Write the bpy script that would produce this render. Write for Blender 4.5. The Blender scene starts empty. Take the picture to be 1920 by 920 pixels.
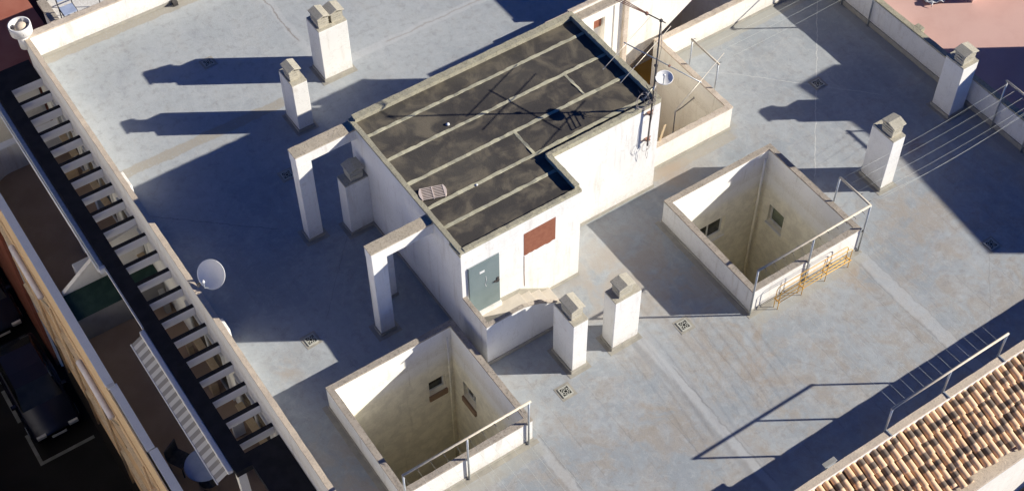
import bpy, math, random
from mathutils import Matrix, Vector
random.seed(7)
scene = bpy.context.scene
COL = scene.collection
PI = math.pi

# ------------------------------------------------------------------ materials
class NT:
    def __init__(s, name):
        s.m = bpy.data.materials.new(name); s.m.use_nodes = True
        s.t = s.m.node_tree; s.n = s.t.nodes; s.l = s.t.links
        s.b = s.n['Principled BSDF']
        g = s.n.new('ShaderNodeNewGeometry'); s.pos = g.outputs['Position']
        x = s.n.new('ShaderNodeSeparateXYZ'); s.l.new(s.pos, x.inputs[0])
        s.x, s.y, s.z = x.outputs
    def put(s, sock, v):
        if hasattr(v, 'is_output'): s.l.new(v, sock)
        elif isinstance(v, tuple) and len(v) == 3 and sock.type == 'RGBA': sock.default_value = (*v, 1)
        else: sock.default_value = v
    def m_(s, op, a, b=0.0, c=None, clamp=False):
        n = s.n.new('ShaderNodeMath'); n.operation = op; n.use_clamp = clamp
        s.put(n.inputs[0], a); s.put(n.inputs[1], b)
        if c is not None: s.put(n.inputs[2], c)
        return n.outputs[0]
    def noise(s, scale, detail=4, rough=.55, vec=None, sx=(1, 1, 1), dist=0.0):
        n = s.n.new('ShaderNodeTexNoise'); n.inputs['Scale'].default_value = scale
        n.inputs['Detail'].default_value = detail; n.inputs['Roughness'].default_value = rough
        n.inputs['Distortion'].default_value = dist
        v = vec or s.pos
        if sx != (1, 1, 1):
            k = s.n.new('ShaderNodeVectorMath'); k.operation = 'MULTIPLY'
            s.l.new(v, k.inputs[0]); k.inputs[1].default_value = sx; v = k.outputs[0]
        s.l.new(v, n.inputs['Vector']); return n.outputs['Fac']
    def step(s, v, a, b):
        n = s.n.new('ShaderNodeMapRange'); n.interpolation_type = 'SMOOTHSTEP'
        s.put(n.inputs[0], v); s.put(n.inputs[1], a); s.put(n.inputs[2], b)
        return n.outputs[0]
    def mix(s, f, a, b, mode='MIX'):
        n = s.n.new('ShaderNodeMix'); n.data_type = 'RGBA'; n.blend_type = mode
        s.put(n.inputs[0], f); s.put(n.inputs[6], a); s.put(n.inputs[7], b)
        return n.outputs[2]
    def bump(s, h, st=.3, d=.01):
        n = s.n.new('ShaderNodeBump'); n.inputs['Strength'].default_value = st
        n.inputs['Distance'].default_value = d; s.l.new(h, n.inputs['Height'])
        s.l.new(n.outputs[0], s.b.inputs['Normal'])
    def done(s, col, rough=.8, spec=.3, metal=0.0):
        s.put(s.b.inputs['Base Color'], col); s.put(s.b.inputs['Roughness'], rough)
        s.b.inputs['Specular IOR Level'].default_value = spec; s.b.inputs['Metallic'].default_value = metal
        return s.m

def simple(name, c1, c2, scale=6, rough=.75, bump=.15, metal=0.0, spec=.3, fine=40):
    t = NT(name); a = t.noise(scale, 5); f = t.noise(fine, 4)
    c = t.mix(t.step(a, .35, .65), c1, c2)
    c = t.mix(t.m_('MULTIPLY', t.step(f, .45, .75), .25), c, tuple(x*.72 for x in c1))
    if bump: t.bump(f, bump, .008)
    return t.done(c, rough, spec, metal)

def plaster(name, c, dirt, split=None, low=None):
    """rendered masonry: big faint patches, vertical rain streaks, hairline grain"""
    t = NT(name)
    big = t.noise(.9, 5); streak = t.noise(4.5, 5, .65, sx=(1, 1, .13)); f = t.noise(26, 5, .65)
    blot = t.noise(3.2, 6, .7)
    col = t.mix(t.step(big, .35, .7), c, tuple(x*.93 for x in c))
    if split is not None:
        z = t.m_('ADD', t.z, t.m_('MULTIPLY', t.m_('SUBTRACT', t.noise(2.2, 4), .5), .22))
        lowc = t.mix(t.step(blot, .35, .65), low, tuple(x*.82 for x in low))
        col = t.mix(t.step(z, split+.22, split-.22), col, lowc)
    drip = t.noise(11, 5, .7, sx=(1, 1, .06)); splash = t.m_('MULTIPLY', t.step(t.m_('ADD', t.z, t.m_('MULTIPLY', t.m_('SUBTRACT', blot, .5), .5)), .42, .08), t.step(t.z, -.05, .02))
    col = t.mix(t.m_('MULTIPLY', t.step(streak, .52, .76), .48), col, dirt)
    col = t.mix(t.m_('MULTIPLY', t.step(drip, .60, .74), .38), col, tuple(x*.62 for x in dirt))
    col = t.mix(t.m_('MULTIPLY', splash, t.m_('MULTIPLY', t.step(f, .3, .65), .42)), col, tuple(x*.85 for x in dirt))
    crk = t.step(t.m_('ABSOLUTE', t.m_('SUBTRACT', t.noise(1.5, 7, .72, dist=.5), .5)), .0045, .001)
    col = t.mix(t.m_('MULTIPLY', crk, .38), col, tuple(x*.5 for x in dirt))
    col = t.mix(t.m_('MULTIPLY', t.step(blot, .58, .72), .30), col, dirt)
    col = t.mix(t.m_('MULTIPLY', t.step(f, .5, .8), .12), col, tuple(x*.6 for x in c))
    h = t.m_('ADD', f, t.m_('MULTIPLY', blot, .8)); t.bump(h, .22, .012)
    return t.done(col, .88, .2)

def lichen(name, c, d, dark, amt=.55):
    """weathered granular concrete / mortar with dark lichen specks"""
    t = NT(name); a = t.noise(3.5, 5); b = t.noise(22, 6, .7); f = t.noise(75, 3, .7)
    col = t.mix(t.step(a, .35, .65), c, d)
    col = t.mix(t.m_('MULTIPLY', t.step(b, .52, .62), amt), col, dark)
    col = t.mix(t.m_('MULTIPLY', t.step(f, .5, .7), .45), col, tuple(x*.55 for x in d))
    t.bump(t.m_('ADD', b, t.m_('MULTIPLY', f, .6)), .6, .02)
    return t.done(col, .95, .1)

def floor_material():
    t = NT('roof_coating')
    wob = t.m_('MULTIPLY', t.m_('SUBTRACT', t.noise(1.7, 5, .6), .5), .22)
    wob2 = t.m_('MULTIPLY', t.m_('SUBTRACT', t.noise(6, 4, .6), .5), .10)
    w = t.m_('ADD', wob, wob2)
    X = t.m_('ADD', t.x, w); Y = t.m_('ADD', t.y, w)
    big = t.noise(.33, 5, .6); mid = t.noise(1.3, 6, .65, dist=.6); f = t.noise(16, 5, .7); g = t.noise(60, 3, .7)
    stre = t.noise(3.2, 6, .7, sx=(1.6, .22, 1), dist=.5); blot = t.noise(4.2, 7, .72, dist=.4)
    blue, pale, tan = (.315, .352, .382), (.445, .475, .49), (.40, .355, .30)
    col = t.mix(t.step(big, .35, .68), blue, pale)
    # the front half has more silt; the back-left terrace is paler
    south = t.step(t.y, 3.0, -5.0)
    silt = t.step(t.m_('ADD', t.m_('ADD', t.m_('MULTIPLY', mid, .7), t.m_('MULTIPLY', blot, .3)), t.m_('MULTIPLY', south, .07)), .49, .68)
    col = t.mix(t.m_('MULTIPLY', silt, t.m_('ADD', .22, t.m_('MULTIPLY', south, .55))), col, tan)
    back = t.step(t.y, 6.0, 10.5)
    col = t.mix(t.m_('MULTIPLY', back, .55), col, (.535, .565, .565))
    rust = t.step(t.noise(.95, 6, .68, dist=1.2), .60, .74)
    col = t.mix(t.m_('MULTIPLY', rust, t.m_('ADD', .08, t.m_('MULTIPLY', south, .16))), col, (.37, .285, .20))
    col = t.mix(t.m_('MULTIPLY', t.step(stre, .52, .70), .16), col, (.52, .54, .56))
    col = t.mix(t.m_('MULTIPLY', t.step(stre, .46, .30), .10), col, (.27, .275, .285))
    col = t.mix(t.m_('MULTIPLY', t.step(blot, .49, .64), .38), col, (.265, .265, .27))
    col = t.mix(t.m_('MULTIPLY', t.step(blot, .48, .33), .34), col, (.55, .565, .58))
    cl = t.noise(1.9, 7, .68, dist=.9, sx=(1, .55, 1))
    col = t.mix(t.m_('MULTIPLY', t.step(cl, .52, .68), .38), col, (.34, .365, .40))
    col = t.mix(t.m_('MULTIPLY', t.step(cl, .46, .34), t.m_('ADD', .14, t.m_('MULTIPLY', south, .22))), col, (.45, .405, .345))
    col = t.mix(t.m_('MULTIPLY', t.step(f, .52, .72), .26), col, (.23, .23, .23))
    col = t.mix(t.m_('MULTIPLY', t.step(g, .54, .70), .26), col, (.62, .63, .64))
    col = t.mix(t.m_('MULTIPLY', t.step(g, .46, .32), .24), col, (.20, .205, .21))
    # drying tidemarks and sheet laps
    for nz, c0, am in ((mid, .53, .30), (blot, .56, .22), (big, .50, .25)):
        rg = t.step(t.m_('ABSOLUTE', t.m_('SUBTRACT', nz, c0)), .012, .002)
        col = t.mix(t.m_('MULTIPLY', rg, t.m_('MULTIPLY', t.step(f, .3, .6), am)), col, (.56, .56, .55))
    lap = t.m_('ABSOLUTE', t.m_('SUBTRACT', t.m_('FRACT', t.m_('DIVIDE', t.m_('ADD', t.x, wob2), 1.02)), .5))
    lapk = t.m_('MULTIPLY', t.step(lap, .016, .004), t.m_('MULTIPLY', t.step(mid, .40, .58), t.m_('ADD', .10, t.m_('MULTIPLY', south, .28))))
    col = t.mix(lapk, col, (.20, .21, .225))
    lap2 = t.step(t.m_('FRACT', t.m_('DIVIDE', t.m_('ADD', t.x, t.m_('ADD', wob2, .51)), 1.02)), 0.0, .9)
    col = t.mix(t.m_('MULTIPLY', lap2, .10), col, (.50, .53, .56))
    drips = t.noise(9, 6, .75, sx=(1, .35, 1), dist=.8)
    col = t.mix(t.m_('MULTIPLY', t.step(drips, .57, .74), .24), col, (.23, .235, .245))
    col = t.mix(t.m_('MULTIPLY', t.step(drips, .42, .28), .30), col, (.52, .545, .57))
    def band(v, a, b, u, ua, ub, c, amt, sft=.03):
        nonlocal col
        k = t.m_('MULTIPLY', t.step(v, a-sft, a+sft), t.step(v, b+sft, b-sft))
        k2 = t.m_('MULTIPLY', t.step(u, ua-.1, ua+.1), t.step(u, ub+.1, ub-.1))
        k = t.m_('MULTIPLY', t.m_('MULTIPLY', k, k2), amt)
        k = t.m_('MULTIPLY', k, t.step(f, .22, .5))
        col = t.mix(k, col, c)
    lite, dk, sand = (.57, .585, .59), (.24, .24, .24), (.40, .365, .30)
    # coated expansion joints
    band(X, 3.26, 3.46, t.y, -8, -2.2, lite, .58, .05); band(X, 3.02, 3.70, t.y, -8, -2.2, (.42, .435, .45), .35, .08); band(X, 3.10, 3.24, t.y, -8, -2.2, dk, .35, .05); band(X, 3.45, 3.49, t.y, -7.0, -3.4, dk, .5, .015)
    band(X, 9.05, 9.42, t.y, -8, -3.2, lite, .50, .05); band(X, 9.40, 9.43, t.y, -8, -3.4, dk, .4, .015); band(X, 9.00, 9.04, t.y, -8, -3.2, dk, .4, .02)
    band(X, -.33, -.12, t.y, -8, -3.2, lite, .5); band(X, -.1, -.06, t.y, -8, -3.2, dk, .4, .02)
    band(X, 1.52, 1.78, t.y, 10.2, 14.5, lite, .45); band(X, 1.60, 1.64, t.y, 11, 14.2, (.20, .15, .11), .6, .02)
    band(Y, 9.44, 9.72, t.x, 2.3, 12, lite, .55); band(Y, 9.56, 9.61, t.x, 3.6, 9, (.33, .29, .25), .5, .02)
    band(Y, 9.0, 9.34, t.x, -4.8, .2, sand, .8)
    # silt along upturns
    band(Y, 14.08, 14.5, t.x, -4.8, 15, sand, .85); band(Y, 4.28, 4.7, t.x, 9.2, 15, (.42, .41, .36), .75)
    band(Y, 1.30, 1.75, t.x, 6.4, 9.3, sand, .7); band(X, 9.3, 9.55, t.y, 1.6, 4.7, sand, .5)
    band(Y, -3.62, -3.3, t.x, 5.8, 9.3, (.42, .41, .36), .5); band(Y, -3.62, -3.3, t.x, -3.6, -.2, (.42, .41, .36), .5)
    band(X, 14.7, 15.1, t.y, -7.8, 4.7, (.33, .34, .34), .6)
    for cx, cy, r, a, c in ((7.15, 1.35, .75, .6, (.36, .25, .165)), (5.2, -3.6, 1.3, .36, (.37, .28, .19)), (5.3, -4.6, .8, .34, (.38, .27, .17)), (2.3, -4.2, .8, .26, (.38, .30, .20)), (8.6, -3.9, .7, .35, (.45, .34, .22)), (-3.9, 1.6, .7, .4, (.40, .30, .2)), (12.9, -1.5, .45, .7, (.22, .09, .05)), (3.2, 8.9, 1.1, .3, (.55, .56, .56)), (3.6, -.6, 1.9, .6, (.46, .41, .35)), (4.9, -.9, 2.6, .6, (.42, .37, .31)), (-4.2, -2.4, 2.4, .65, (.40, .345, .285)), (7.4, 1.2, 1.6, .4, (.42, .37, .31)), (11.2, -3.2, 1.5, .4, (.43, .37, .30))):
        d = t.m_('SQRT', t.m_('ADD', t.m_('POWER', t.m_('SUBTRACT', X, cx), 2.0), t.m_('POWER', t.m_('SUBTRACT', Y, cy), 2.0)))
        k = t.m_('MULTIPLY', t.step(d, r, r*.15), t.m_('MULTIPLY', t.step(mid, .36, .6), a))
        col = t.mix(k, col, c)
    # sealed hairline cracks (valley lines to the drain)
    def hair(x0, y0, x1, y1, c, amt, hw=.013):
        nonlocal col
        L = math.hypot(x1-x0, y1-y0); dx, dy = (x1-x0)/L, (y1-y0)/L
        u = t.m_('ADD', t.m_('MULTIPLY', t.m_('SUBTRACT', t.x, x0), dx), t.m_('MULTIPLY', t.m_('SUBTRACT', t.y, y0), dy))
        v = t.m_('ADD', t.m_('MULTIPLY', t.m_('SUBTRACT', t.x, x0), -dy), t.m_('MULTIPLY', t.m_('SUBTRACT', t.y, y0), dx))
        v = t.m_('ABSOLUTE', t.m_('ADD', v, t.m_('MULTIPLY', t.m_('SUBTRACT', t.noise(2.4, 6, .75), .5), .18)))
        k = t.m_('MULTIPLY', t.step(v, hw, hw*.4), t.m_('MULTIPLY', t.step(u, 0, .2), t.step(u, L, L-.2)))
        col = t.mix(t.m_('MULTIPLY', k, amt), col, c)
    W_ = (.72, .72, .68)
    hair(14.6, 4.2, 9.95, -.95, W_, .75); hair(9.4, 4.2, 10.7, 3.2, W_, .45); hair(10.6, 3.3, 13.5, .3, W_, .5)
    hair(-4.6, 7.6, -2.0, 5.3, (.15, .15, .15), .6); hair(-2.5, 2.2, .3, 5.4, (.2, .2, .2), .35)
    hair(12.1, -4.9, 9.4, -7.6, (.30, .30, .29), .45, .02); hair(4.4, -2.7, 7.6, -7.2, (.34, .33, .31), .4, .02)
    h = t.m_('ADD', t.m_('MULTIPLY', f, .6), t.m_('ADD', mid, t.m_('MULTIPLY', g, .25)))
    t.bump(h, .35, .018)
    col = t.mix(1.0, col, (.84,.84,.84), 'MULTIPLY')
    rgh = t.m_('SUBTRACT', .74, t.m_('MULTIPLY', t.step(mid, .4, .65), .16))
    return t.done(col, rgh, .35)

def bitumen_material():
    t = NT('bitumen'); a = t.noise(1.5, 6, .58, dist=.7); b = t.noise(.55, 4); f = t.noise(30, 4, .7); m2 = t.noise(3.2, 5, .6, dist=.5)
    col = t.mix(t.step(b, .35, .65), (.052, .047, .042), (.075, .068, .057))
    col = t.mix(t.m_('MULTIPLY', t.step(a, .45, .68), .75), col, (.175, .150, .108))
    col = t.mix(t.m_('MULTIPLY', t.step(m2, .50, .76), .5), col, (.15, .125, .088))
    col = t.mix(t.m_('MULTIPLY', t.step(f, .55, .75), .35), col, (.02, .018, .016))
    t.bump(t.m_('ADD', f, t.m_('MULTIPLY', a, 1.5)), .35, .02)
    return t.done(col, .62, .35)

def tile_material():
    t = NT('clay_tile'); at = t.n.new('ShaderNodeAttribute'); at.attribute_name = 'burn'
    tn = t.n.new('ShaderNodeAttribute'); tn.attribute_name = 'tone'
    f = t.noise(30, 5, .7); m2 = t.noise(11, 4)
    col = t.mix(tn.outputs['Fac'], (.66, .425, .245), (.74, .52, .335))
    col = t.mix(t.m_('MULTIPLY', t.step(m2, .5, .7), .3), col, (.72, .55, .37))
    bn = t.step(t.m_('ADD', at.outputs['Fac'], t.m_('MULTIPLY', t.m_('SUBTRACT', m2, .5), .4)), .25, .75)
    col = t.mix(t.m_('MULTIPLY', bn, .93), col, (.125, .104, .085))
    col = t.mix(t.m_('MULTIPLY', t.step(f, .5, .75), .2), col, (.25, .18, .12))
    t.bump(f, .25, .006)
    return t.done(col, .8, .25)

def stripe_material():
    t = NT('awning_stripe'); s = t.m_('SINE', t.m_('MULTIPLY', t.y, 2*PI/.24))
    col = t.mix(t.step(s, -.15, .15), (.62, .60, .55), (.33, .31, .28))
    t.bump(t.noise(60, 3), .15, .004)
    return t.done(col, .9, .1)

def glass_material(name, c):
    t = NT(name); col = t.mix(t.step(t.noise(1.4, 3), .4, .6), c, tuple(x*1.6 for x in c))
    t.bump(t.noise(3, 2), .03, .01)
    return t.done(col, .08, .5)

M = {}
M['floor'] = floor_material()
M['white'] = plaster('white_render', (.76, .75, .715), (.47, .415, .34))
M['well'] = plaster('well_render', (.86, .85, .81), (.74, .69, .57), -.38, (.88, .84, .71))
M['pergolawhite'] = simple('white_beam_paint', (.88,.88,.88), (.85,.85,.86), 3, .8, .1)
M['landing'] = simple('worn_cement_steps', (.50,.455,.39), (.58,.53,.46), 2.4, .9, .3)
M['groundshade'] = simple('ground_floor_shade', (.03,.026,.025), (.04,.035,.034), 3)  # near-black base stands for the deep street shade on the ground floor
M['cream'] = plaster('cream_render', (.80, .77, .70), (.55, .49, .40))
M['tan'] = plaster('tan_render', (.62, .46, .30), (.40, .31, .21))
M['maroon'] = plaster('maroon_render', (.10, .05, .045), (.06, .02, .02))
M['coping'] = lichen('coping_concrete', (.43, .375, .31), (.37, .325, .27), (.13, .115, .095))
M['copingpale'] = lichen('pale_coping', (.63, .53, .41), (.57, .48, .375), (.27, .22, .17), .35)
M['copinglic'] = lichen('lichen_coping', (.43, .40, .29), (.37, .345, .26), (.13, .12, .085), .5)
M['terracoping'] = lichen('terracotta_coping', (.53, .45, .36), (.60, .52, .43), (.28, .2, .15), .35)
M['concrete'] = lichen('cap_concrete', (.52, .48, .385), (.46, .43, .345), (.22, .20, .155), .35)
M['beamtop'] = lichen('beam_top', (.50, .435, .34), (.44, .385, .30), (.16, .135, .10), .5)
M['plinth'] = simple('grey_upturn', (.30, .285, .25), (.36, .34, .29), 5)
M['bitumen'] = bitumen_material()
M['joint'] = simple('joint_mortar', (.39, .37, .265), (.47, .45, .335), 9, .95, .5)
M['tile'] = tile_material()
M['tilebed'] = simple('tile_bed', (.16, .10, .065), (.2, .13, .09), 9)
M['green'] = simple('green_door_paint', (.155, .20, .205), (.175, .22, .225), 3, .5, .05)
M['rustpaint'] = simple('red_brown_paint', (.235, .085, .05), (.27, .105, .062), 9, .7, .15)
M['galv'] = simple('galvanised_steel', (.42, .45, .46), (.52, .54, .54), 18, .45, .05, .6)
M['railpaint'] = simple('beige_rail', (.52, .46, .36), (.60, .54, .43), 10, .55, .08)
M['darkmetal'] = simple('dark_metal', (.07, .065, .065), (.11, .10, .095), 12, .5, .05, .5)
M['wire'] = simple('line_wire', (.60, .63, .58), (.66, .69, .64), 12, .6, 0)
M['alu'] = simple('aluminium', (.62, .57, .46), (.70, .64, .52), 10, .4, .03, .4)
M['rustmetal'] = simple('rusty_metal', (.26, .13, .09), (.34, .19, .14), 20, .8, .2)
M['dish'] = simple('dish_white', (.80, .80, .77), (.84, .83, .80), 4, .6, .02)
M['yellow'] = simple('yellow_paint', (.72, .43, .075), (.66, .35, .06), 14, .5, .05)
M['cable'] = simple('cable_grey', (.30, .26, .24), (.36, .32, .29), 14, .7, 0)
M['cablewhite'] = simple('cable_pale', (.60, .56, .50), (.66, .62, .56), 14, .7, 0)
M['wood'] = simple('raw_timber', (.56, .42, .25), (.62, .48, .30), 12, .8, .15)
M['brown'] = simple('brown_sill', (.25, .165, .11), (.29, .195, .13), 8)
M['pvc'] = simple('white_pvc', (.66, .66, .65), (.72, .72, .70), 4, .4, .02)
M['glass'] = glass_material('window_glass', (.018, .02, .018))
M['greenglass'] = glass_material('frosted_glass', (.13, .15, .11))
M['black'] = simple('dark_felt', (.013, .013, .016), (.022, .022, .025), 3, .9, .2)
M['bluecoping'] = simple('pale_tile_coping', (.78, .80, .83), (.83, .84, .86), 3, .55, .05)
M['terrace'] = simple('brown_terrace_tile', (.36, .25, .165), (.42, .30, .205), 1.2, .7, .1)
M['darkgreen'] = simple('green_felt', (.02, .05, .04), (.03, .065, .05), 4, .95, .3)
M['greyrender'] = simple('grey_render', (.26, .255, .235), (.31, .30, .28), 2.5)
M['asphalt'] = simple('asphalt', (.012, .012, .013), (.018, .018, .019), .8, .9, .2)
M['paint'] = simple('road_paint', (.26, .27, .26), (.18, .19, .18), 3, .8, .1)
M['redroof'] = simple('red_roof_paint', (.54, .335, .285), (.60, .39, .335), .7, .8, .2)
M['redtile'] = simple('red_tile_floor', (.31, .10, .065), (.37, .14, .095), 1.1, .8, .2)
M['orange'] = simple('ochre_floor', (.58, .32, .06), (.64, .38, .09), 1.5, .8, .15)
M['awnwhite'] = simple('rolled_canvas', (.62, .60, .66), (.56, .54, .60), 5, .9, .15)
M['stripe'] = stripe_material()
M['carblue'] = simple('car_paint_blue', (.012, .016, .035), (.014, .018, .038), 2, .25, 0, .3, .5)
M['tyre'] = simple('tyre_rubber', (.015, .015, .015), (.02, .02, .02), 9, .9, .1)
M['lamp'] = simple('lamp_lens', (.5, .5, .5), (.6, .6, .6), 5, .15, 0)
M['redlamp'] = simple('tail_lens', (.25, .01, .01), (.3, .015, .015), 5, .2, 0)
M['tablecloth'] = simple('blue_table_top', (.30, .36, .50), (.36, .42, .56), 5, .6, .05)
M['cloth'] = simple('patterned_cloth', (.75, .75, .75), (.25, .27, .30), 14, .9, .3)
M['grate'] = simple('drain_grid', (.40, .40, .35), (.46, .46, .41), 12, .6, .1)
M['gapshade'] = simple('gap_shade', (.012, .012, .012), (.016, .016, .016), 5, .95, 0)  # near-black colour painted for the shade in gaps and openings
M['ventpink'] = simple('vent_plastic', (.60, .50, .44), (.66, .56, .50), 8, .6, .05)
M['cardboard'] = simple('cardboard', (.40, .30, .18), (.46, .35, .22), 6)
M['mud'] = simple('dried_mud', (.09, .075, .055), (.12, .10, .075), 12, .95, .2)
M['ground'] = simple('brown_ground', (.13, .095, .06), (.17, .13, .085), 1.6, .9, .2)

# ------------------------------------------------------------------ mesh helpers
class MB:
    def __init__(s): s.v = []; s.f = []; s.attr = {}
    def add(s, vs, fs):
        o = len(s.v); s.v += [tuple(v) for v in vs]; s.f += [tuple(i+o for i in f) for f in fs]; return s
    def box(s, x0, x1, y0, y1, z0, z1):
        x0, x1 = sorted((x0, x1)); y0, y1 = sorted((y0, y1)); z0, z1 = sorted((z0, z1))
        vs = [(x0,y0,z0),(x1,y0,z0),(x1,y1,z0),(x0,y1,z0),(x0,y0,z1),(x1,y0,z1),(x1,y1,z1),(x0,y1,z1)]
        return s.add(vs, [(0,3,2,1),(4,5,6,7),(0,1,5,4),(1,2,6,5),(2,3,7,6),(3,0,4,7)])
    def quad(s, a, b, c, d): return s.add([a, b, c, d], [(0,1,2,3)])
    def rough(s, x0, x1, y0, y1, z0, z1, seg=.12, j=.006, ends=True):
        """box cut along its longer plan side, every ring nudged: hand-made edges"""
        lx, ly = x1-x0, y1-y0; al = 0 if lx >= ly else 1
        L = lx if al == 0 else ly; n = max(1, int(L/seg)); r = lambda: random.uniform(-j, j)
        rings = []
        for i in range(n+1):
            t = i/n
            if al == 0: p = [(x0+lx*t, y0, z0), (x0+lx*t, y1, z0), (x0+lx*t, y1, z1), (x0+lx*t, y0, z1)]
            else: p = [(x0, y0+ly*t, z0), (x1, y0+ly*t, z0), (x1, y0+ly*t, z1), (x0, y0+ly*t, z1)]
            q = []
            for k, (a, b, c) in enumerate(p):
                if k >= 2: a, b, c = (a+(r() if al else 0), b+(0 if al else r()), c+r())
                q.append((a, b, c))
            rings.append(q)
        vs = [v for q in rings for v in q]; fs = []
        for i in range(n):
            for k in range(4):
                a, b = i*4+k, i*4+(k+1) % 4
                fs.append((a, b, b+4, a+4) if al == 1 else (a, a+4, b+4, b))
        e = n*4
        fs += [(3,2,1,0), (e,e+1,e+2,e+3)] if al == 1 else [(0,1,2,3), (e+3,e+2,e+1,e)]
        return s.add(vs, fs)
    def tube(s, pts, r, n=8, cap=True):
        P = [Vector(p) for p in pts]; vs = []; fs = []; up = None
        for i, p in enumerate(P):
            d = ((P[min(i+1, len(P)-1)]-P[max(i-1, 0)])).normalized()
            if up is None:
                up = Vector((0,0,1)) if abs(d.z) < .9 else Vector((1,0,0))
            u = d.cross(up).normalized(); w = u.cross(d).normalized(); up = w
            rr = r[i] if isinstance(r, (list, tuple)) else r
            vs += [p+u*rr*math.cos(2*PI*k/n)+w*rr*math.sin(2*PI*k/n) for k in range(n)]
        for i in range(len(P)-1):
            for k in range(n):
                a, b = i*n+k, i*n+(k+1) % n; fs.append((a, a+n, b+n, b))
        if cap: fs += [tuple(range(n)), tuple(reversed(range((len(P)-1)*n, len(P)*n)))]
        return s.add(vs, fs)
    def lathe(s, prof, c, n=28, close=False):
        vs = []; fs = []
        for r, z in prof: vs += [(c[0]+r*math.cos(2*PI*k/n), c[1]+r*math.sin(2*PI*k/n), c[2]+z) for k in range(n)]
        for i in range(len(prof)-1):
            for k in range(n):
                a, b = i*n+k, i*n+(k+1) % n; fs.append((a, b, b+n, a+n))
        if close: fs += [tuple(reversed(range(n))), tuple(range((len(prof)-1)*n, len(prof)*n))]
        return s.add(vs, fs)
    def prism(s, poly, axis, a, b):
        """poly: 2-D outline; axis 'x','y','z' = extrusion axis"""
        def P(p, w): return {'x': (w, p[0], p[1]), 'y': (p[0], w, p[1]), 'z': (p[0], p[1], w)}[axis]
        n = len(poly); vs = [P(p, a) for p in poly]+[P(p, b) for p in poly]
        fs = [tuple(range(n)), tuple(reversed(range(n, 2*n)))]+[(i, i+n, (i+1) % n+n, (i+1) % n) for i in range(n)]
        return s.add(vs, fs)
    def xform(s, mtx): s.v = [tuple(mtx @ Vector(v)) for v in s.v]; return s
    def obj(s, name, mat, parent=None, bevel=0, smooth=False):
        me = bpy.data.meshes.new(name); me.from_pydata(s.v, [], s.f); me.validate(); me.update()
        import bmesh
        bm = bmesh.new(); bm.from_mesh(me); bmesh.ops.recalc_face_normals(bm, faces=bm.faces); bm.to_mesh(me); bm.free()
        me.materials.append(M[mat] if isinstance(mat, str) else mat)
        for k, vals in s.attr.items():
            a = me.attributes.new(k, 'FLOAT', 'POINT'); a.data.foreach_set('value', vals)
        if smooth:
            me.polygons.foreach_set('use_smooth', [True]*len(me.polygons))
        o = bpy.data.objects.new(name, me); COL.objects.link(o)
        if parent:
            o.parent = parent; o.matrix_parent_inverse = Matrix.Identity(4)
            o.location = -parent_world(parent)
        if bevel:
            b = o.modifiers.new('bevel', 'BEVEL'); b.width = bevel; b.segments = 2; b.limit_method = 'ANGLE'; b.angle_limit = .7
        return o
def parent_world(p):
    v = Vector(p.location)
    while p.parent: p = p.parent; v += Vector(p.location)
    return v
def thing(name, label, cat, loc=(0,0,0), group=None):
    o = bpy.data.objects.new(name, None); o.empty_display_size = .2; COL.objects.link(o); o.location = loc
    o['label'] = label; o['category'] = cat
    if group: o['group'] = group
    return o
def tag(o, label, cat, group=None):
    o['label'] = label; o['category'] = cat
    if group: o['group'] = group
    return o
def struct(o, kind='structure'): o['kind'] = kind; return o

def copytree(root, off, label=None):
    r = root.copy(); COL.objects.link(r); r.location = Vector(root.location)+Vector(off)
    if label: r['label'] = label
    for ch in list(root.children):
        c = ch.copy(); COL.objects.link(c); c.parent = r; c.matrix_parent_inverse = Matrix.Identity(4)
        for g in ch.children:
            d = g.copy(); COL.objects.link(d); d.parent = c; d.matrix_parent_inverse = Matrix.Identity(4)
    return r

# ------------------------------------------------------------------ the roof deck and grounds
XL, XR, YT, YB = -4.68, 15.03, -7.76, 14.40
def sheet(name, xs, ys, holes, z, mat):
    m = MB()
    for i in range(len(xs)-1):
        for j in range(len(ys)-1):
            cx, cy = (xs[i]+xs[i+1])/2, (ys[j]+ys[j+1])/2
            if any(a < cx < b and c < cy < d for a, b, c, d in holes): continue
            m.quad((xs[i],ys[j],z), (xs[i+1],ys[j],z), (xs[i+1],ys[j+1],z), (xs[i],ys[j+1],z))
    return struct(m.obj(name, mat))
W1 = (-3.58, -.28, -3.18, .07); W2 = (5.90, 9.26, -3.21, .14)
TH = .13
holes = [(W1[0]+.05, W1[1]-.05, W1[2]+.05, W1[3]-.05), (W2[0]+.05, W2[1]-.05, W2[2]+.05, W2[3]-.05),
         (6.40, 9.25, 1.78, 7.05), (9.2, 15.0, 4.74, 7.05), (.1, 3.14, .1, 1.25), (.1, 6.38, 1.25, 4.8)]
xs = sorted({XL, XR, .1, 3.14, 6.38, 6.40, 9.25, 9.2, 15.0, *[h[0] for h in holes], *[h[1] for h in holes]})
ys = sorted({YT, YB, 1.25, *[h[2] for h in holes], *[h[3] for h in holes]})
sheet('roof_deck', xs, ys, holes, 0, 'floor')
struct(MB().quad((-60,-60,-13.5), (60,-60,-13.5), (60,90,-13.5), (-60,90,-13.5)).obj('street', 'asphalt'))
struct(MB().quad((6.0,1.2,-2.65), (15.2,1.2,-2.65), (15.2,7.2,-2.65), (6.0,7.2,-2.65)).obj('patio_floor', 'orange'))
struct(MB().box(-7.25,-4.7,-12,14.3,-2.95,-2.7).obj('terrace_floor', 'terrace'))
struct(MB().box(15.28,60,-11,40,-.1,.5).obj('neighbour_roof', 'redroof'))
struct(MB().box(-14,15.2,-40,-9.5,-2.95,-2.7).obj('court_floor', 'ground'))
mk = MB()
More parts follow.
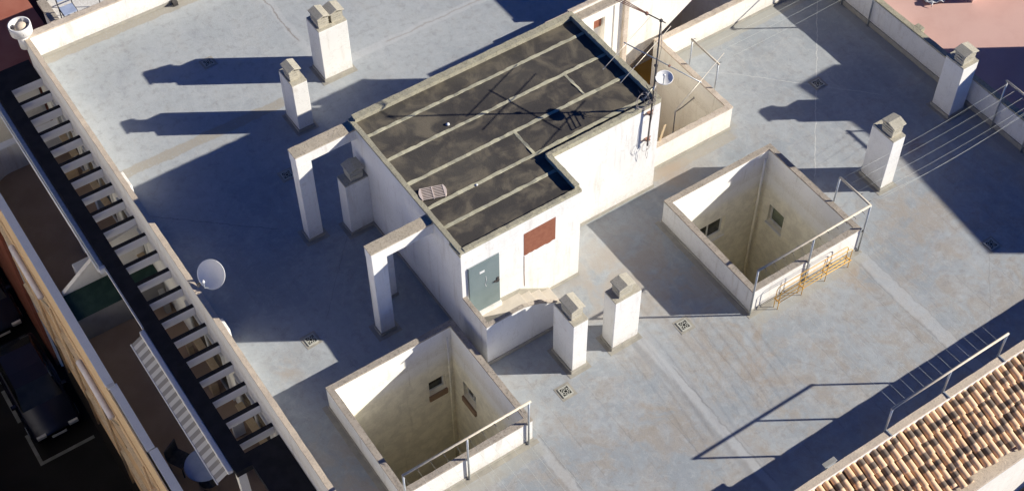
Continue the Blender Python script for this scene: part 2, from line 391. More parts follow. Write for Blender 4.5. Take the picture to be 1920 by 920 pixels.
for a, b in ((12.0,13.1),(13.7,15.2),(16.2,17.4),(18.2,19.3),(20.3,21.3)): mk.box(-9.40,-9.28,a,b,-13.52,-13.492)
mk.box(-9.28,-7.5,11.74,11.86,-13.52,-13.492); mk.box(-9.40,-9.28,11.74,12.0,-13.52,-13.492)
struct(mk.obj('road_marking', 'paint'))
# building body below the deck: keeps daylight out of the rooms behind the wells
# ------------------------------------------------------------------ parapets
def wall_thing(name, label, cat, parts, loc):
    t = thing(name, label, cat, loc)
    for n, mb, mat, bv in parts: mb.obj(n, mat, t, bv)
    return t
t = thing('parapet_wall', 'long low parapet along the left edge of the roof with a beige coping above the slatted pergola', 'parapet', (-4.74,5,0))
MB().box(-4.79,-4.68,-12,14.58,-2.7,.815).obj('wall', 'white', t)
MB().rough(-4.80,-4.668,-12,14.60,.815,.86,.15,.005).obj('coping', 'copingpale', t)
MB().box(-4.68,-4.655,-12,14.4,.004,.10).obj('plinth', 'plinth', t)
for y0, y1 in ((2.75,3.15), (8.05,8.6)):
    MB().box(-4.68,-4.585,y0,y1,.1,.74).obj('buttress', 'white', t, .015)
t = thing('parapet_wall', 'sunlit white parapet closing the far left end of the roof beside the round cowl', 'parapet', (2,14.45,0))
MB().box(-4.668,15,14.40,14.55,-.3,.80).obj('wall', 'white', t)
MB().rough(-4.666,15,14.385,14.60,.80,.85,.15,.006).obj('coping', 'terracoping', t)
MB().box(-4.65,15,14.375,14.40,.004,.10).obj('plinth', 'plinth', t)
t = thing('parapet_wall', 'shaded white parapet between the blue-grey roof and the red neighbouring roof', 'parapet', (15.1,0,0))
MB().box(15.03,15.19,-7.9,4.64,-.3,.875).obj('wall', 'white', t)
MB().rough(15.045,15.205,-7.9,4.64,.875,.92,.2,.007).obj('coping', 'copinglic', t)
MB().box(15.0,15.03,-7.7,4.6,.004,.16).obj('plinth', 'plinth', t)
MB().box(15.205,15.36,.95,1.2,.5,.93).obj('pier', 'copinglic', t, .01)
t = thing('patio_wall', 'white low wall with brown coping wrapping the sunken ochre patio behind the stair house', 'wall', (9.3,4.6,0))
w = MB().box(6.45,9.30,1.66,1.79,-2.65,.80).box(9.17,9.30,1.79,4.66,-2.65,.80).box(9.17,15.02,4.66,4.80,-2.65,.80)
w.obj('wall', 'cream', t)
MB().rough(6.445,9.31,1.65,1.80,.80,.845,.12,.007).obj('coping', 'terracoping', t)
MB().rough(9.16,9.312,1.802,4.648,.80,.845,.12,.007).obj('coping', 'terracoping', t)
MB().rough(9.16,15.03,4.65,4.81,.80,.846,.12,.007).obj('coping', 'terracoping', t)
MB().box(6.45,9.33,1.635,1.66,.004,.09).box(9.30,9.33,1.66,4.66,.004,.09).box(9.33,15,4.635,4.66,.004,.09).obj('plinth', 'plinth', t)
# tile-edge parapet, with tiled skirt roof
t = thing('tiled_skirt_roof', 'sloping skirt of mottled clay barrel tiles below a pale parapet, bottom right', 'tiled roof', (9,-8.6,0))
MB().box(-6,15.2,-7.90,-7.75,-.4,.965).obj('wall', 'white', t)
MB().rough(-6,15.2,-7.91,-7.745,.965,1.005,.25,.006).obj('coping', 'copingpale', t)
# slope underside and bed
ZT, ZE, YA, YE = .80, .20, -7.90, -9.36
MB().add([(-6,YA,ZT-.06),(15.2,YA,ZT-.06),(15.2,YE,ZE-.06),(-6,YE,ZE-.06),(-6,YA,-.3),(15.2,YA,-.3),(15.2,YE,-.3),(-6,YE,-.3)],
         [(0,1,2,3),(0,4,5,1),(3,2,6,7),(0,3,7,4),(1,5,6,2),(4,7,6,5)]).obj('bed', 'tilebed', t)
tl = MB(); burn = []; tone = []
sl = Vector((0, YE-YA, ZE-ZT)); Ls = sl.length; sd = sl.normalized(); nrm = Vector((0, -sd.z, sd.y)); nrm = nrm if nrm.z > 0 else -nrm
pitch, NR = .192, 4; expo = Ls/NR; NA = 11; NL = 12
x = 2.6; ci = 0
while x < 13.2:
    cj = random.uniform(-.012, .012); ph = random.uniform(-.07, .07)
    for rj in range(NR):
        s0 = rj*expo-.06+(ph if rj else 0)+random.uniform(-.02, .02); ln = expo+.085
        bt = random.random(); ce = random.uniform(.22,.85); wd = random.uniform(.17,.30) if bt > .08 else 0
        tn = random.random(); jx = random.uniform(-.006, .006)+cj
        vs = []
        for a in range(NL):
            u = a/(NL-1); r = .073+.012*u
            base = Vector((x+jx, YA, ZT))+sd*(s0+ln*u)+nrm*(.012+.028*u)
            for k in range(NA):
                th = PI*k/(NA-1)
                vs.append(base+Vector((1,0,0))*(r*math.cos(th))+nrm*(r*1.08*math.sin(th)-.02))
                bb = max(0, 1-abs(u-ce)/wd) if wd else 0
                burn.append(min(1, bb*1.5)); tone.append(tn)
        o = len(tl.v); tl.v += [tuple(v) for v in vs]
        for a in range(NL-1):
            for k in range(NA-1):
                p = o+a*NA+k; tl.f.append((p, p+1, p+NA+1, p+NA))
        # butt end thickness
        e = o+(NL-1)*NA; q = len(tl.v)
        for k in range(NA):
            th = PI*k/(NA-1); b2 = Vector(vs[(NL-1)*NA+k]); c = base-nrm*.02
            tl.v.append(tuple(c+(b2-c)*.80)); burn.append(burn[e+k]); tone.append(tn)
        for k in range(NA-1): tl.f.append((e+k, e+k+1, q+k+1, q+k))
    x += pitch; ci += 1
tl.attr = {'burn': burn, 'tone': tone}
tl.obj('tiles', 'tile', t, 0, True)
cn = MB().rough(-6,15.2,-9.62,-9.30,.02,.155,.3,.006); cn.obj('cornice', 'copingpale', t)
MB().box(-6,15.2,-9.56,-9.30,-.30,.02).obj('eave_wall', 'white', t)
MB().box(-6,15.2,-9.45,-9.30,-2.7,-.30).obj('lower_wall', 'cream', t)
# beyond the eave: a rendered pier with a dark bucket on it is all that shows of the court
t = thing('planter_box', 'dark soil-filled planter with a grey rim below the tiled eave at the right edge', 'planter', (9.9,-10.1,-2.7))
MB().box(10.1,11.6,-10.6,-9.7,-2.7,-1.9).obj('body', 'greyrender', t, .02)
MB().box(10.16,11.54,-10.54,-9.76,-1.92,-1.88).obj('soil', 'tilebed', t)

# ------------------------------------------------------------------ stair house
H = 3.2; SX, SY, BX, CY = 6.42, 4.86, 3.24, 1.20
t = thing('stair_house', 'white stair house with dark felted flat roof, green door and low side stair', 'stair house', (3,2.4,0))
fl = [(0,0),(BX,0),(BX,CY),(SX,CY),(SX,SY),(0,SY)]
MB().prism(fl, 'z', -.1, 3.06).obj('walls', 'white', t)
inn = [(.10,.10),(BX-.12,.10),(BX-.12,CY+.10),(SX-.13,CY+.10),(SX-.13,SY-.16),(.10,SY-.16)]
rf = MB().add([(a,b,3.085) for a,b in inn], [tuple(range(6))]); ro = rf.obj('roof_felt', 'bitumen', t)
def jstrip(x0,x1,y0,y1):
    MB().rough(x0,x1,y0,y1,3.08,3.096,.13,.012).obj('joint_strip', 'joint', ro)
for yy, xe in ((4.15,6.28),(3.25,6.28),(2.36,6.28),(1.50,6.28),(.83,BX-.13)): jstrip(.11,xe,yy-.043,yy+.043)
jstrip(5.03,5.09,2.40,3.21); jstrip(2.96,3.03,1.54,2.32)
cp = MB()
cp.rough(-.008,.105,-.008,SY,3.06,3.135,.2,.005)
cp.rough(.106,BX,-.012,.095,3.06,3.145,.10,.006)
cp.rough(BX-.12,BX+.008,.096,CY-.005,3.06,3.22,.10,.006)
cp.rough(BX-.10,SX,CY-.004,CY+.10,3.06,3.21,.10,.006)
cp.rough(SX-.13,SX+.008,CY+.101,SY-.17,3.06,3.23,.10,.008)
cp.rough(.10,SX+.008,SY-.169,SY+.015,3.06,3.20,.16,.007)
cp.obj('coping', 'copinglic', t)
MB().rough(-.03,0,-.02,.42,3.0,3.09,.06,.012).obj('loose_mortar', 'copinglic', t)
pl = MB()
pl.box(-.025,0,-.97,SY,.004,.10); pl.box(2.35,BX+.025,-.025,0,.004,.10); pl.box(BX,BX+.025,0,CY,.004,.10); pl.box(BX+.025,SX,CY-.025,CY,.004,.10); pl.box(SX,SX+.025,CY-.025,1.64,.004,.10)
pl.obj('plinth', 'plinth', t)
# door
d = MB().box(.165,.97,-.045,.02,.76,2.46); d = d.obj('door', 'green', t)
MB().box(.15,.985,-.018,.001,.75,2.475).obj('door_frame', 'galv', d)
MB().box(.81,.95,-.075,-.045,1.555,1.60).box(.885,.945,-.06,-.045,1.50,1.68).obj('handle', 'darkmetal', d, .004)
MB().box(.44,.57,-.051,-.045,2.115,2.185).obj('notice_plate', 'pvc', d)
MB().tube([(.60,-.047,1.93),(.61,-.048,1.75),(.575,-.048,1.66),(.60,-.047,1.55)],.006,5).obj('scratch', 'pvc', d)
# painted hatch with slightly ragged lower edge
hp = [(1.667,2.63),(2.535,2.65),(2.535,1.865)]+[(2.535-.868*i/12, 1.86+random.uniform(-.02,.02)) for i in range(1,12)]+[(1.667,1.865)]
MB().prism(hp, 'y', -.006, .003).obj('painted_patch', 'rustpaint', t)
MB().tube([(1.672,-.004,1.84),(1.672,-.004,1.2),(1.68,-.004,.72)],.007,5).obj('rust_streak', 'rustpaint', t)
# landing, stair and its side wall
st = MB().box(.10,1.50,-.89,0,0,.62).box(1.50,1.79,-.89,0,0,.48).box(1.79,2.08,-.89,0,0,.33).box(2.08,2.37,-.89,0,0,.17)
so = st.obj('stair', 'landing', t, .01)
MB().box(.165,.99,-.10,0,.62,.745).obj('door_step', 'white', so)
pd = [(random.uniform(.9,1.1), a) for a in range(16)]
MB().add([(.42+.24*r*math.cos(a*PI/8)+.10*math.sin(a), -.62+.15*r*math.sin(a*PI/8), .624) for r,a in pd], [tuple(range(16))]).obj('mud_stain', 'mud', so)
MB().prism([(.10,0.62),(.10,.76),(.99,.76),(1.55,.72),(2.43,.09),(2.43,0),(1.5,.3)], 'y', -.03, 0.002).obj('stair_skirting', 'plinth', so)
MB().prism([(0,0),(2.35,0),(2.35,.75),(2.0,.90),(1.45,1.29),(1.0,1.47),(0,1.47)], 'y', -.97, -.89).box(0,.09,-.89,0,0,1.47).obj('side_wall', 'white', t)
c2 = MB().rough(-.008,.098,-.978,.0,1.47,1.51,.10,.006).rough(.10,1.0,-.978,-.882,1.47,1.51,.1,.006)
c2.prism([(1.0,1.47),(1.45,1.29),(2.0,.90),(2.36,.745),(2.36,.79),(2.0,.945),(1.45,1.335),(1.0,1.512)], 'y', -.978, -.882)
c2.obj('side_wall_coping', 'coping', t)
MB().box(0,2.33,-.995,-.97,.004,.12).obj('side_wall_plinth', 'plinth', t)
# roof grille lying loose
g = thing('vent_grille', 'loose pinkish louvred vent grille lying on the dark felt roof', 'grille', (.43,1.81,3.09))
R_ = Matrix.Translation((.43,1.81,3.10)) @ Matrix.Rotation(math.radians(-20), 4, 'Z')
for sx in (-.27,.27):
    pts = [(sx,-.17),(sx+(.035 if sx>0 else -.035),-.09),(sx+(.05 if sx>0 else -.05),0),(sx+(.035 if sx>0 else -.035),.09),(sx,.17),(sx-(.02 if sx>0 else -.02),.17),(sx-(.02 if sx>0 else -.02),-.17)]
    MB().prism(pts, 'z', 0, .05).xform(R_).obj('end_cap', 'ventpink', g)
sl_ = MB()
for i in range(8): sl_.box(-.25,.25,-.17+i*.046,-.154+i*.046,.03,.045)
sl_.box(-.012,.012,-.17,.17,.0,.05); MB().box(-.25,.25,-.165,.165,.0,.006).xform(R_).obj('grille_gap_shade','gapshade',g); sl_.xform(R_).obj('louvres', 'ventpink', g)  # near-black sheet under the louvres paints the shade between them
for nm, lb, x, y, s in (('pebble','small pale pebble on the dark felt roof beside the loose grille',1.38,1.47,.035),('litter_scrap','scrap of white paper on the dark felt roof near its back edge',1.85,3.42,.05)):
    m = MB().lathe([(.001,0),(s,.006),(s*.8,s*.6),(.001,s*.8)],(x,y,3.09),9); tag(m.obj(nm,'pvc',None,0,True), lb, 'pebble' if nm=='pebble' else 'litter')

# ------------------------------------------------------------------ chimneys
def pot(par, x0, x1, y0, y1, z, ridge='y'):
    """precast cowl: corner posts, louvre slabs, bent cover slab"""
    cx, cy = (x0+x1)/2, (y0+y1)/2; hx, hy = (x1-x0)/2, (y1-y0)/2
    b = MB().rough(x0+.02,x1-.02,y0+.02,y1-.02,z,z+.07,.1,.004)
    for sx in (-1,1):
        for sy in (-1,1):
            px, py = cx+sx*(hx-.055), cy+sy*(hy-.055); b.box(px-.035,px+.035,py-.035,py+.035,z+.07,z+.31)
    for k in range(3):
        b.rough(x0+.008,x1-.008,y0+.008,y1-.008,z+.088+k*.076,z+.140+k*.076,.2,.003)
    po = b.obj('cowl', 'concrete', par)
    v = z+.31; ov = .03; rz = .06
    q = [(x0-ov, v), (cx, v+rz), (x1+ov, v), (x1+ov, v+.035), (cx, v+rz+.04), (x0-ov, v+.035)]
    if ridge == 'y': m = MB().prism(q, 'y', y0-ov, y1+ov)
    else:
        q = [(y0-ov, v), (cy, v+rz), (y1+ov, v), (y1+ov, v+.035), (cy, v+rz+.04), (y0-ov, v+.035)]
        m = MB().prism(q, 'x', x0-ov, x1+ov)
    m.obj('cover_slab', 'concrete', po, .008)
    MB().box(x0+.06,x1-.06,y0+.06,y1-.06,z+.07,z+.30).obj('flue', 'greyrender', po)
CH = [ # x0 x1 y0 y1 z  pots  label
 (1.45,2.30,9.17,9.84,1.81,[(1.50,1.83,9.24,9.68),(1.89,2.25,9.24,9.60)],'y','wide white chimney with two concrete cowls near the top of the roof'),
 (-.03,.40,7.92,8.64,1.69,[(0,.31,8.06,8.44)],'y','slim white chimney half in shade below the wide double chimney'),
 (-.64,0,4.15,4.56,1.79,[(-.46,-.10,4.19,4.53)],'y','white chimney in full shade built against the stair house wall'),
 (1.46,1.86,-2.24,-1.48,1.82,[(1.50,1.82,-2.10,-1.68)],'y','sunlit white chimney standing in front of the side stair wall'),
 (2.60,3.32,-2.25,-1.83,1.81,[(2.73,3.12,-2.20,-1.90)],'y','sunlit white chimney just right of the one by the side stair'),
 (11.06,11.47,-2.14,-1.41,1.80,[(11.10,11.44,-2.03,-1.64)],'x','white chimney standing free on the right part of the roof beyond the larger court opening'),
 (14.28,14.82,-1.28,-.66,1.79,[(14.31,14.73,-1.21,-.86)],'y','white chimney in front of the right parapet beside the red roof'),
]
for x0,x1,y0,y1,z,pots,rd,lb in CH:
    t = thing('chimney', lb, 'chimney', ((x0+x1)/2,(y0+y1)/2,0))
    m = MB().box(x0,x1,y0,y1,-.05,z-.03); m.v = [(a+random.uniform(-.008,.008), b+random.uniform(-.008,.008), c) for a,b,c in m.v]
    m.obj('shaft', 'white', t, .012)
    MB().rough(x0+.004,x1-.004,y0+.004,y1-.004,z-.03,z+.012,.1,.006).obj('shaft_top', 'concrete', t)
    x1p = x1 if x1 == 0 else x1+.022
    MB().rough(x0-.022,x1p,y0-.022,y1+.022,-.05,.105,.15,.005).obj('plinth', 'plinth', t)
    MB().rough(x0-.11,x1p+.07 if x1 else x1p,y0-.11,y1+.09,-.05,.007,.2,.003).obj('membrane_skirt', 'plinth', t)
    for p in pots: pot(t, *p, z+.012, rd)

# ------------------------------------------------------------------ concrete portal frames beside the stair house
for y0, y1, lb in ((4.55,4.88,'white concrete portal frame at the back corner of the stair house, far from the door'), (1.12,1.41,'white concrete portal frame nearer the front court opening, its beam meeting the stair house wall')):
    t = thing('concrete_portal', lb, 'portal', (-1.4,(y0+y1)/2,0))
    m = MB().box(-1.595,-1.215,y0,y1,-.05,2.72); m.v = [(a+random.uniform(-.008,.008), b+random.uniform(-.006,.006), c) for a,b,c in m.v]
    m.obj('column', 'white', t, .015)
    MB().box(-1.60,-.001,y0-.004,y1+.004,2.722,3.01).obj('beam', 'white', t, .01)
    MB().rough(-1.605,-.001,y0-.006,y1+.006,3.01,3.05,.16,.005).obj('beam_crust', 'beamtop', t)
    MB().rough(-1.62,-1.19,y0-.025,y1+.025,-.05,.10,.1,.005).obj('plinth', 'plinth', t)
    MB().rough(-1.72,-1.10,y0-.12,y1+.12,-.05,.006,.2,.003).obj('membrane_skirt', 'plinth', t)
t = thing('concrete_post', 'short shaded white post mostly hidden behind the nearer portal frame', 'post', (-.8,2.1,0))
MB().box(-.97,-.66,1.94,2.24,-.05,1.95).obj('shaft', 'white', t, .012)
MB().rough(-.99,-.64,1.92,2.26,-.05,.10,.1,.005).obj('plinth', 'plinth', t)

# ------------------------------------------------------------------ light wells
def window(par, axis, a0, a1, z0, z1, wpos, inward, glass, mull=True, sill='brown', sill_d=.05):
    """window recessed in a well wall. axis 'x': wall plane y=wpos; axis 'y': plane x=wpos. inward=+1/-1: into the wall"""
    def bx(mb, u0,u1,w0,w1,q0,q1):
        if axis == 'x': mb.box(u0,u1,w0,w1,q0,q1)
        else: mb.box(w0,w1,u0,u1,q0,q1)
        return mb
    D = .16*inward
    f = MB(); e = .035
    for u0,u1,q0,q1 in ((a0,a1,z0,z0+e),(a0,a1,z1-e,z1),(a0,a0+e,z0+e,z1-e),(a1-e,a1,z0+e,z1-e)): bx(f,u0,u1,wpos+D,wpos+D-.05*inward,q0,q1)
    if mull: bx(f,(a0+a1)/2-.02,(a0+a1)/2+.02,wpos+D,wpos+D-.045*inward,z0+e,z1-e)
    fo = f.obj('window', 'pvc', par)
    bx(MB(),a0+e,a1-e,wpos+D-.012*inward,wpos+D-.02*inward,z0+e,z1-e).obj('pane', glass, fo)
    bx(MB(),a0-.02,a1+.02,wpos+D-.055*inward,wpos-sill_d*inward,z0-(.19 if sill == 'brown' else .05),z0-.004).obj('sill', sill, fo)
def light_well(W, label, wins, seedoff):
    x0,x1,y0,y1 = W
    t = thing('light_well', label, 'light well', ((x0+x1)/2,(y0+y1)/2,0))
    zb = -6.6; T = TH; XO = .28
    # upper collar
    m = MB().box(x0,x1,y1-T,y1,-.2,.80).box(x0,x1,y0,y0+T,-.2,.80).box(x0,x0+T,y0+T,y1-T,-.2,.80).box(x1-T,x1,y0+T,y1-T,-.2,.80)
    m.obj('collar', 'white', t)
    # shaft walls made of panels round the window openings
    m = MB()
    def panels(axis, lo, hi, pos, inward, ops):
        def q(a,b,c,d):
            if b-a < 1e-4 or d-c < 1e-4: return
            if axis == 'x': m.quad((a,pos,c),(b,pos,c),(b,pos,d),(a,pos,d))
            else: m.quad((pos,a,c),(pos,b,c),(pos,b,d),(pos,a,d))
        cur = lo
        for a,b,c,d in sorted(ops):
            q(cur,a,zb,.796); q(a,b,zb,c); q(a,b,d,.796); cur = b
            R = pos+.17*inward
            for (u0,u1,v0,v1) in ((a,a,c,d),(b,b,c,d)):
                if axis == 'x': m.quad((u0,pos,v0),(u0,R,v0),(u0,R,v1),(u0,pos,v1))
                else: m.quad((pos,u0,v0),(R,u0,v0),(R,u0,v1),(pos,u0,v1))
            for v in (c,d):
                if axis == 'x': m.quad((a,pos,v),(b,pos,v),(b,R,v),(a,R,v))
                else: m.quad((pos,a,v),(pos,b,v),(R,b,v),(R,a,v))
        q(cur,hi,zb,.796)
    e = .003
    panels('x', x0+T+e, x1-T-e, y1-T-e, 1, [w[1:5] for w in wins if w[0]=='n'])
    panels('y', y0+T+e, y1-T-e, x1-T-e, 1, [w[1:5] for w in wins if w[0]=='e'])
    panels('x', x0+T+e, x1-T-e, y0+T+e, -1, []); panels('y', y0+T+e, y1-T-e, x0+T+e, -1, [])
    m.quad((x0,y0,zb),(x1,y0,zb),(x1,y1,zb),(x0,y1,zb))
    m.obj('shaft_walls', 'well', t)
    for k,a,b,c,d,gl,mu,si in wins:
        if k == 'n': window(t,'x',a,b,c,d,y1-T-e,1,gl,mu,si)
        else: window(t,'y',a,b,c,d,x1-T-e,1,gl,mu,si)
    c = MB()
    c.rough(x0-.008,x1+.008,y1-T-.008,y1+.008,.80,.845,.2,.004)
    c.rough(x0-.008,x1+.008,y0-.008,y0+T+.008,.80,.845,.2,.004)
    c.rough(x0-.008,x0+T+.008,y0+T+.009,y1-T-.009,.80,.843,.2,.004)
    c.rough(x1-T-.008,x1+.008,y0+T+.009,y1-T-.009,.80,.843,.2,.004)
    c.obj('coping', 'coping', t)
    MB().box(x0-.022,x0,y0-.022,y1+.022,.004,.085).box(x1,x1+.022,y0-.022,y1+.022,.004,.085).box(x0,x1,y0-.022,y0,.004,.085).box(x0,x1,y1,y1+.022,.004,.085).obj('plinth', 'plinth', t)
    MB().rough(x0-.15,x0-.022,y0,y1+.1,-.05,.006,.2,.003).rough(x0-.1,x1+.1,y0-.14,y0-.022,-.05,.0065,.2,.003).obj('membrane_skirt', 'plinth', t)
    return t
light_well(W1, 'square open light well with two small brown-silled windows, at the bottom centre', [
    ('n',-1.10,-.64,-1.50,-.93,'glass',False,'brown'), ('e',-1.04,-.50,-1.50,-.88,'glass',True,'brown')], 0)
light_well(W2, 'open light well with a wide dark window and a small white-framed one', [
    ('n',7.02,7.96,-1.70,-.96,'glass',True,'cream'), ('e',-.92,-.36,-1.60,-.93,'greenglass',False,'pvc')], 1)

tag(MB().tube([(8.96,-.075,.6),(8.96,-.075,-6.5)],.03,10).obj('drain_pipe','well',None,0,True), 'thin painted drain pipe in the corner of the light well with the wide window', 'pipe')
tag(MB().tube([(-.55,-.13,.55),(-.55,-.13,-6.5)],.022,10).obj('drain_pipe','well',None,0,True), 'thin painted pipe down the corner of the bottom centre light well', 'pipe')
t = thing('parapet_lamp', 'small grey lamp box fixed inside the tiled parapet near the bottom edge', 'lamp', (4.2,-7.7,.8))
MB().box(4.05,4.40,-7.72,-7.60,1.00,1.03).obj('hood', 'greyrender', t, .01)
MB().box(4.10,4.35,-7.745,-7.66,.70,1.00).obj('box', 'galv', t, .01)
# ------------------------------------------------------------------ steel clothes-line frames
def frame(label, posts, rails, hooks, brk=None, top=1.70):
    t = thing('clothes_dryer', label, 'clothes dryer', (posts[0][0],posts[0][1],0))
    for x,y,z0 in [(p[0],p[1],p[2] if len(p)>2 else .0) for p in posts]:
        MB().tube([(x,y,z0),(x,y,top)],.024,10).obj('post', 'galv', t, 0, True)
    for a,b in rails:
        MB().tube([(*a,top),(*b,top)],.028,10).obj('rail', 'railpaint', t, 0, True)
    for x,y,dx,dy in hooks: MB().tube([(x,y,top),(x+dx*.07,y+dy*.07,top+.015),(x+dx*.11,y+dy*.11,top-.01)],.008,6).obj('hook', 'darkmetal', t)
    if brk:
        for x,y,dx,dy in brk: MB().box(min(x,x+dx)-.012,max(x,x+dx)+.012,min(y,y+dy)-.012,max(y,y+dy)+.012,.75,.80).obj('bracket', 'darkmetal', t)
    return t
yF = W1[2]-.045
hk1 = [(W1[0]+.05+i*.318, yF, 0, -1) for i in range(10)]
frame('beige clothes rail on three steel posts along the front of the bottom centre light well', [(-3.53,yF),(-1.97,yF),(-.41,yF)], [((-3.55,yF),(-.36,yF))], hk1, [(-1.97,yF,0,.04),(-.41,yF,0,.04)])
yG = W2[2]-.045; xG = W2[1]+.045
hk2 = [(W2[0]+.14+i*.27, yG, 0, -1) for i in range(12)]+[(xG,yG+.1+i*.28,1,0) for i in range(4)]
frame('L-shaped beige clothes rail over the light well with the wide window', [(5.88,yG),(7.56,yG),(xG,yG),(xG,-2.19)], [((5.86,yG),(xG,yG)),((xG,yG),(xG,-2.19))], hk2, [(7.56,yG,0,.04),(xG,yG,-.04,.0)])
frame('steel clothes frame against the right parapet at the image edge', [(14.96,-2.16),(14.96,-3.20)], [((14.96,-2.12),(14.96,-3.24))], [(14.96,-2.2-i*.3,-1,0) for i in range(4)])
frame('small steel clothes frame on the patio wall behind the antennas', [(9.36,3.52),(9.36,2.46)], [((9.36,3.56),(9.36,2.42))], [(9.36,2.46,1,0),(9.36,3.52,1,0)])
frame('clothes frame on the right parapet at the top edge of the picture', [(14.97,2.55),(14.97,3.63)], [((14.97,2.5),(14.97,3.68))], [])
yK = -7.72
frame('beige clothes rail on three posts standing on the tiled parapet', [(5.76,yK,.9),(7.46,yK,.9),(9.15,yK,.9)], [((5.73,yK),(9.18,yK))], [], None, 1.82)
sp = MB()
for x in (5.76,7.46,9.15): sp.box(x-.015,x+.015,-7.93,-7.74,1.004,1.03)
tag(sp.obj('rail_bracket','galv'), 'flat steel feet fixing the beige rail across the pale tiled parapet', 'bracket')
def wire(a, b, sag, label, group, r=.0019):
    pts = []
    for i in range(9):
        u = i/8; pts.append((a[0]+(b[0]-a[0])*u, a[1]+(b[1]-a[1])*u, a[2]+(b[2]-a[2])*u-4*sag*u*(1-u)))
    return tag(MB().tube(pts, r, 5).obj('clothes_line', 'wire', None, 0, True), label, 'clothes line', group)
for i in range(12):
    xx = 5.98+i*.27; wire((xx,yG,1.70),(xx-.10,yK,1.82),.05,'thin clothes line running from the light well rail to the tiled parapet rail','lines to the tiled parapet')
for i in range(10):
    xx = W1[0]+.05+i*.318; wire((xx,yF,1.70),(xx-.02,yK,1.82),.05,'thin clothes line running down from the bottom centre light well rail','lines below the bottom centre well')
for i,(ya,yb) in enumerate(((-2.24,-2.22),(-2.48,-2.50),(-2.75,-2.78),(-3.02,-3.05),(-3.22,-3.20))):
    wire((xG,ya,1.70),(14.96,yb,1.70),.10+.03*random.random(),'thin clothes line strung from the light well corner to the right parapet','lines to the right parapet')
wire((xG,-3.10,1.70),(14.96,-3.12,1.66),.30,'thin sagging clothes line drooping below the others by the right parapet','lines to the right parapet')
for i,(ya,yb) in enumerate(((2.48,2.56),(2.80,2.85),(3.12,3.2),(3.48,3.58))):
    wire((9.36,ya,1.70),(14.97,yb,1.70),.05+.03*random.random(),'thin clothes line strung from the patio wall frame to the top right parapet','lines behind the antennas')


# ------------------------------------------------------------------ yellow rack
t = thing('yellow_rack', 'yellow tubular steel rack on the roof against the sunlit light well wall', 'rack', (7.6,-3.45,0))
for yy, xo in ((-3.50,.03),(-3.40,0.0)):
    xa, xb = 6.50+xo, 8.72+xo
    MB().tube([(xa,yy,.28),(xa,yy,.66),(xa+.04,yy,.73),(xa+.12,yy,.755),(xb-.12,yy,.755),(xb-.04,yy,.73),(xb,yy,.66),(xb,yy,.28)],.0105,8).obj('hoop', 'yellow', t, 0, True)
    for k in range(4):
        xx = xa+(xb-xa)*k/3; MB().tube([(xx,yy,0),(xx,yy,.75 if 0<k<3 else .30)],.010,8).obj('leg', 'yellow', t, 0, True)
for yy, zz in ((-3.52,.30),(-3.45,.30),(-3.37,.30)):
    MB().tube([(6.48,yy,zz),(8.78,yy,zz)],.009,8).obj('shelf_rail', 'yellow', t, 0, True)
for k in range(4): MB().tube([(6.52+k*.74,-3.54,.30),(6.52+k*.74,-3.35,.30)],.014,6).obj('cross_bar', 'yellow', t, 0, True)

# ------------------------------------------------------------------ drains
DR = [(1.06,-2.56,'round gridded floor drain in front of the chimney by the side stair'),(4.42,-2.62,'round gridded floor drain left of the light well with the wide window'),
      (12.33,1.62,'floor drain in the shaded right part of the roof where sealed cracks meet'),(-.84,11.64,'floor drain at the edge of the long chimney shadow on the upper left roof'),
      (-3.02,1.95,'floor drain on the border of the sunlit patch left of the portal frames'),(-1.02,6.80,'floor drain in shade behind the farther portal frame'),(12.12,-4.95,'floor drain in the corner of the big shadow on the right roof')]
for i,(x,y,lb) in enumerate(DR):
    t = thing('floor_drain', lb, 'drain', (x,y,0)); rot = Matrix.Translation((x,y,0)) @ Matrix.Rotation(math.radians(random.uniform(-4,4)),4,'Z')
    MB().rough(-.20,.20,-.20,.20,-.05,.005,.1,.004).xform(rot).obj('collar', 'plinth', t)
    m = MB(); s = .135
    for a in ((-s,s,-s,-s+.03),(-s,s,s-.03,s),(-s,-s+.03,-s+.03,s-.03),(s-.03,s,-s+.03,s-.03)): m.box(*a,.0,.024)
    m.xform(rot).obj('frame', 'grate', t)
    MB().box(-s+.03,s-.03,-s+.03,s-.03,0,.010).xform(rot).obj('sump', 'gapshade', t)  # solid plate, near-black in place of the shaded opening
    m = MB()
    for r0,r1 in ((.088,.10),(.035,.05)): m.lathe([(r0,.012),(r1,.012),(r1,.022),(r0,.022),(r0,.012)],(0,0,0),20)
    for k in range(8):
        a = k*PI/4; m.tube([(.04*math.cos(a),.04*math.sin(a),.017),(.098*math.cos(a),.098*math.sin(a),.017)],.010,5)
    m.xform(rot).obj('grate', 'grate', t)
tag(MB().rough(-.62,-.48,14.22,14.39,0,.14,.05,.004).obj('scupper_box','darkmetal'), 'small dark box at the foot of the far left parapet, top edge', 'scupper')

# ------------------------------------------------------------------ antennas on the stair house corner
mx, my = 6.05, 1.09
t = thing('antenna_mast', 'tall steel television mast with two aerials bracketed to the right corner of the stair house', 'antenna', (mx,my,0))
MB().tube([(mx-.03,my,1.9),(mx,my,3.3),(mx+.03,my,5.95)],[.024,.022,.018],10).obj('mast', 'darkmetal', t, 0, True)
b = MB()
for zz in (2.05,2.95): b.box(mx-.05,mx+.05,my,1.22,zz-.02,zz+.02); b.tube([(mx-.17,1.19,zz),(mx-.02,my,zz+.02),(mx+.13,1.19,zz)],.012,6)
b.obj('wall_bracket', 'rustmetal', t)
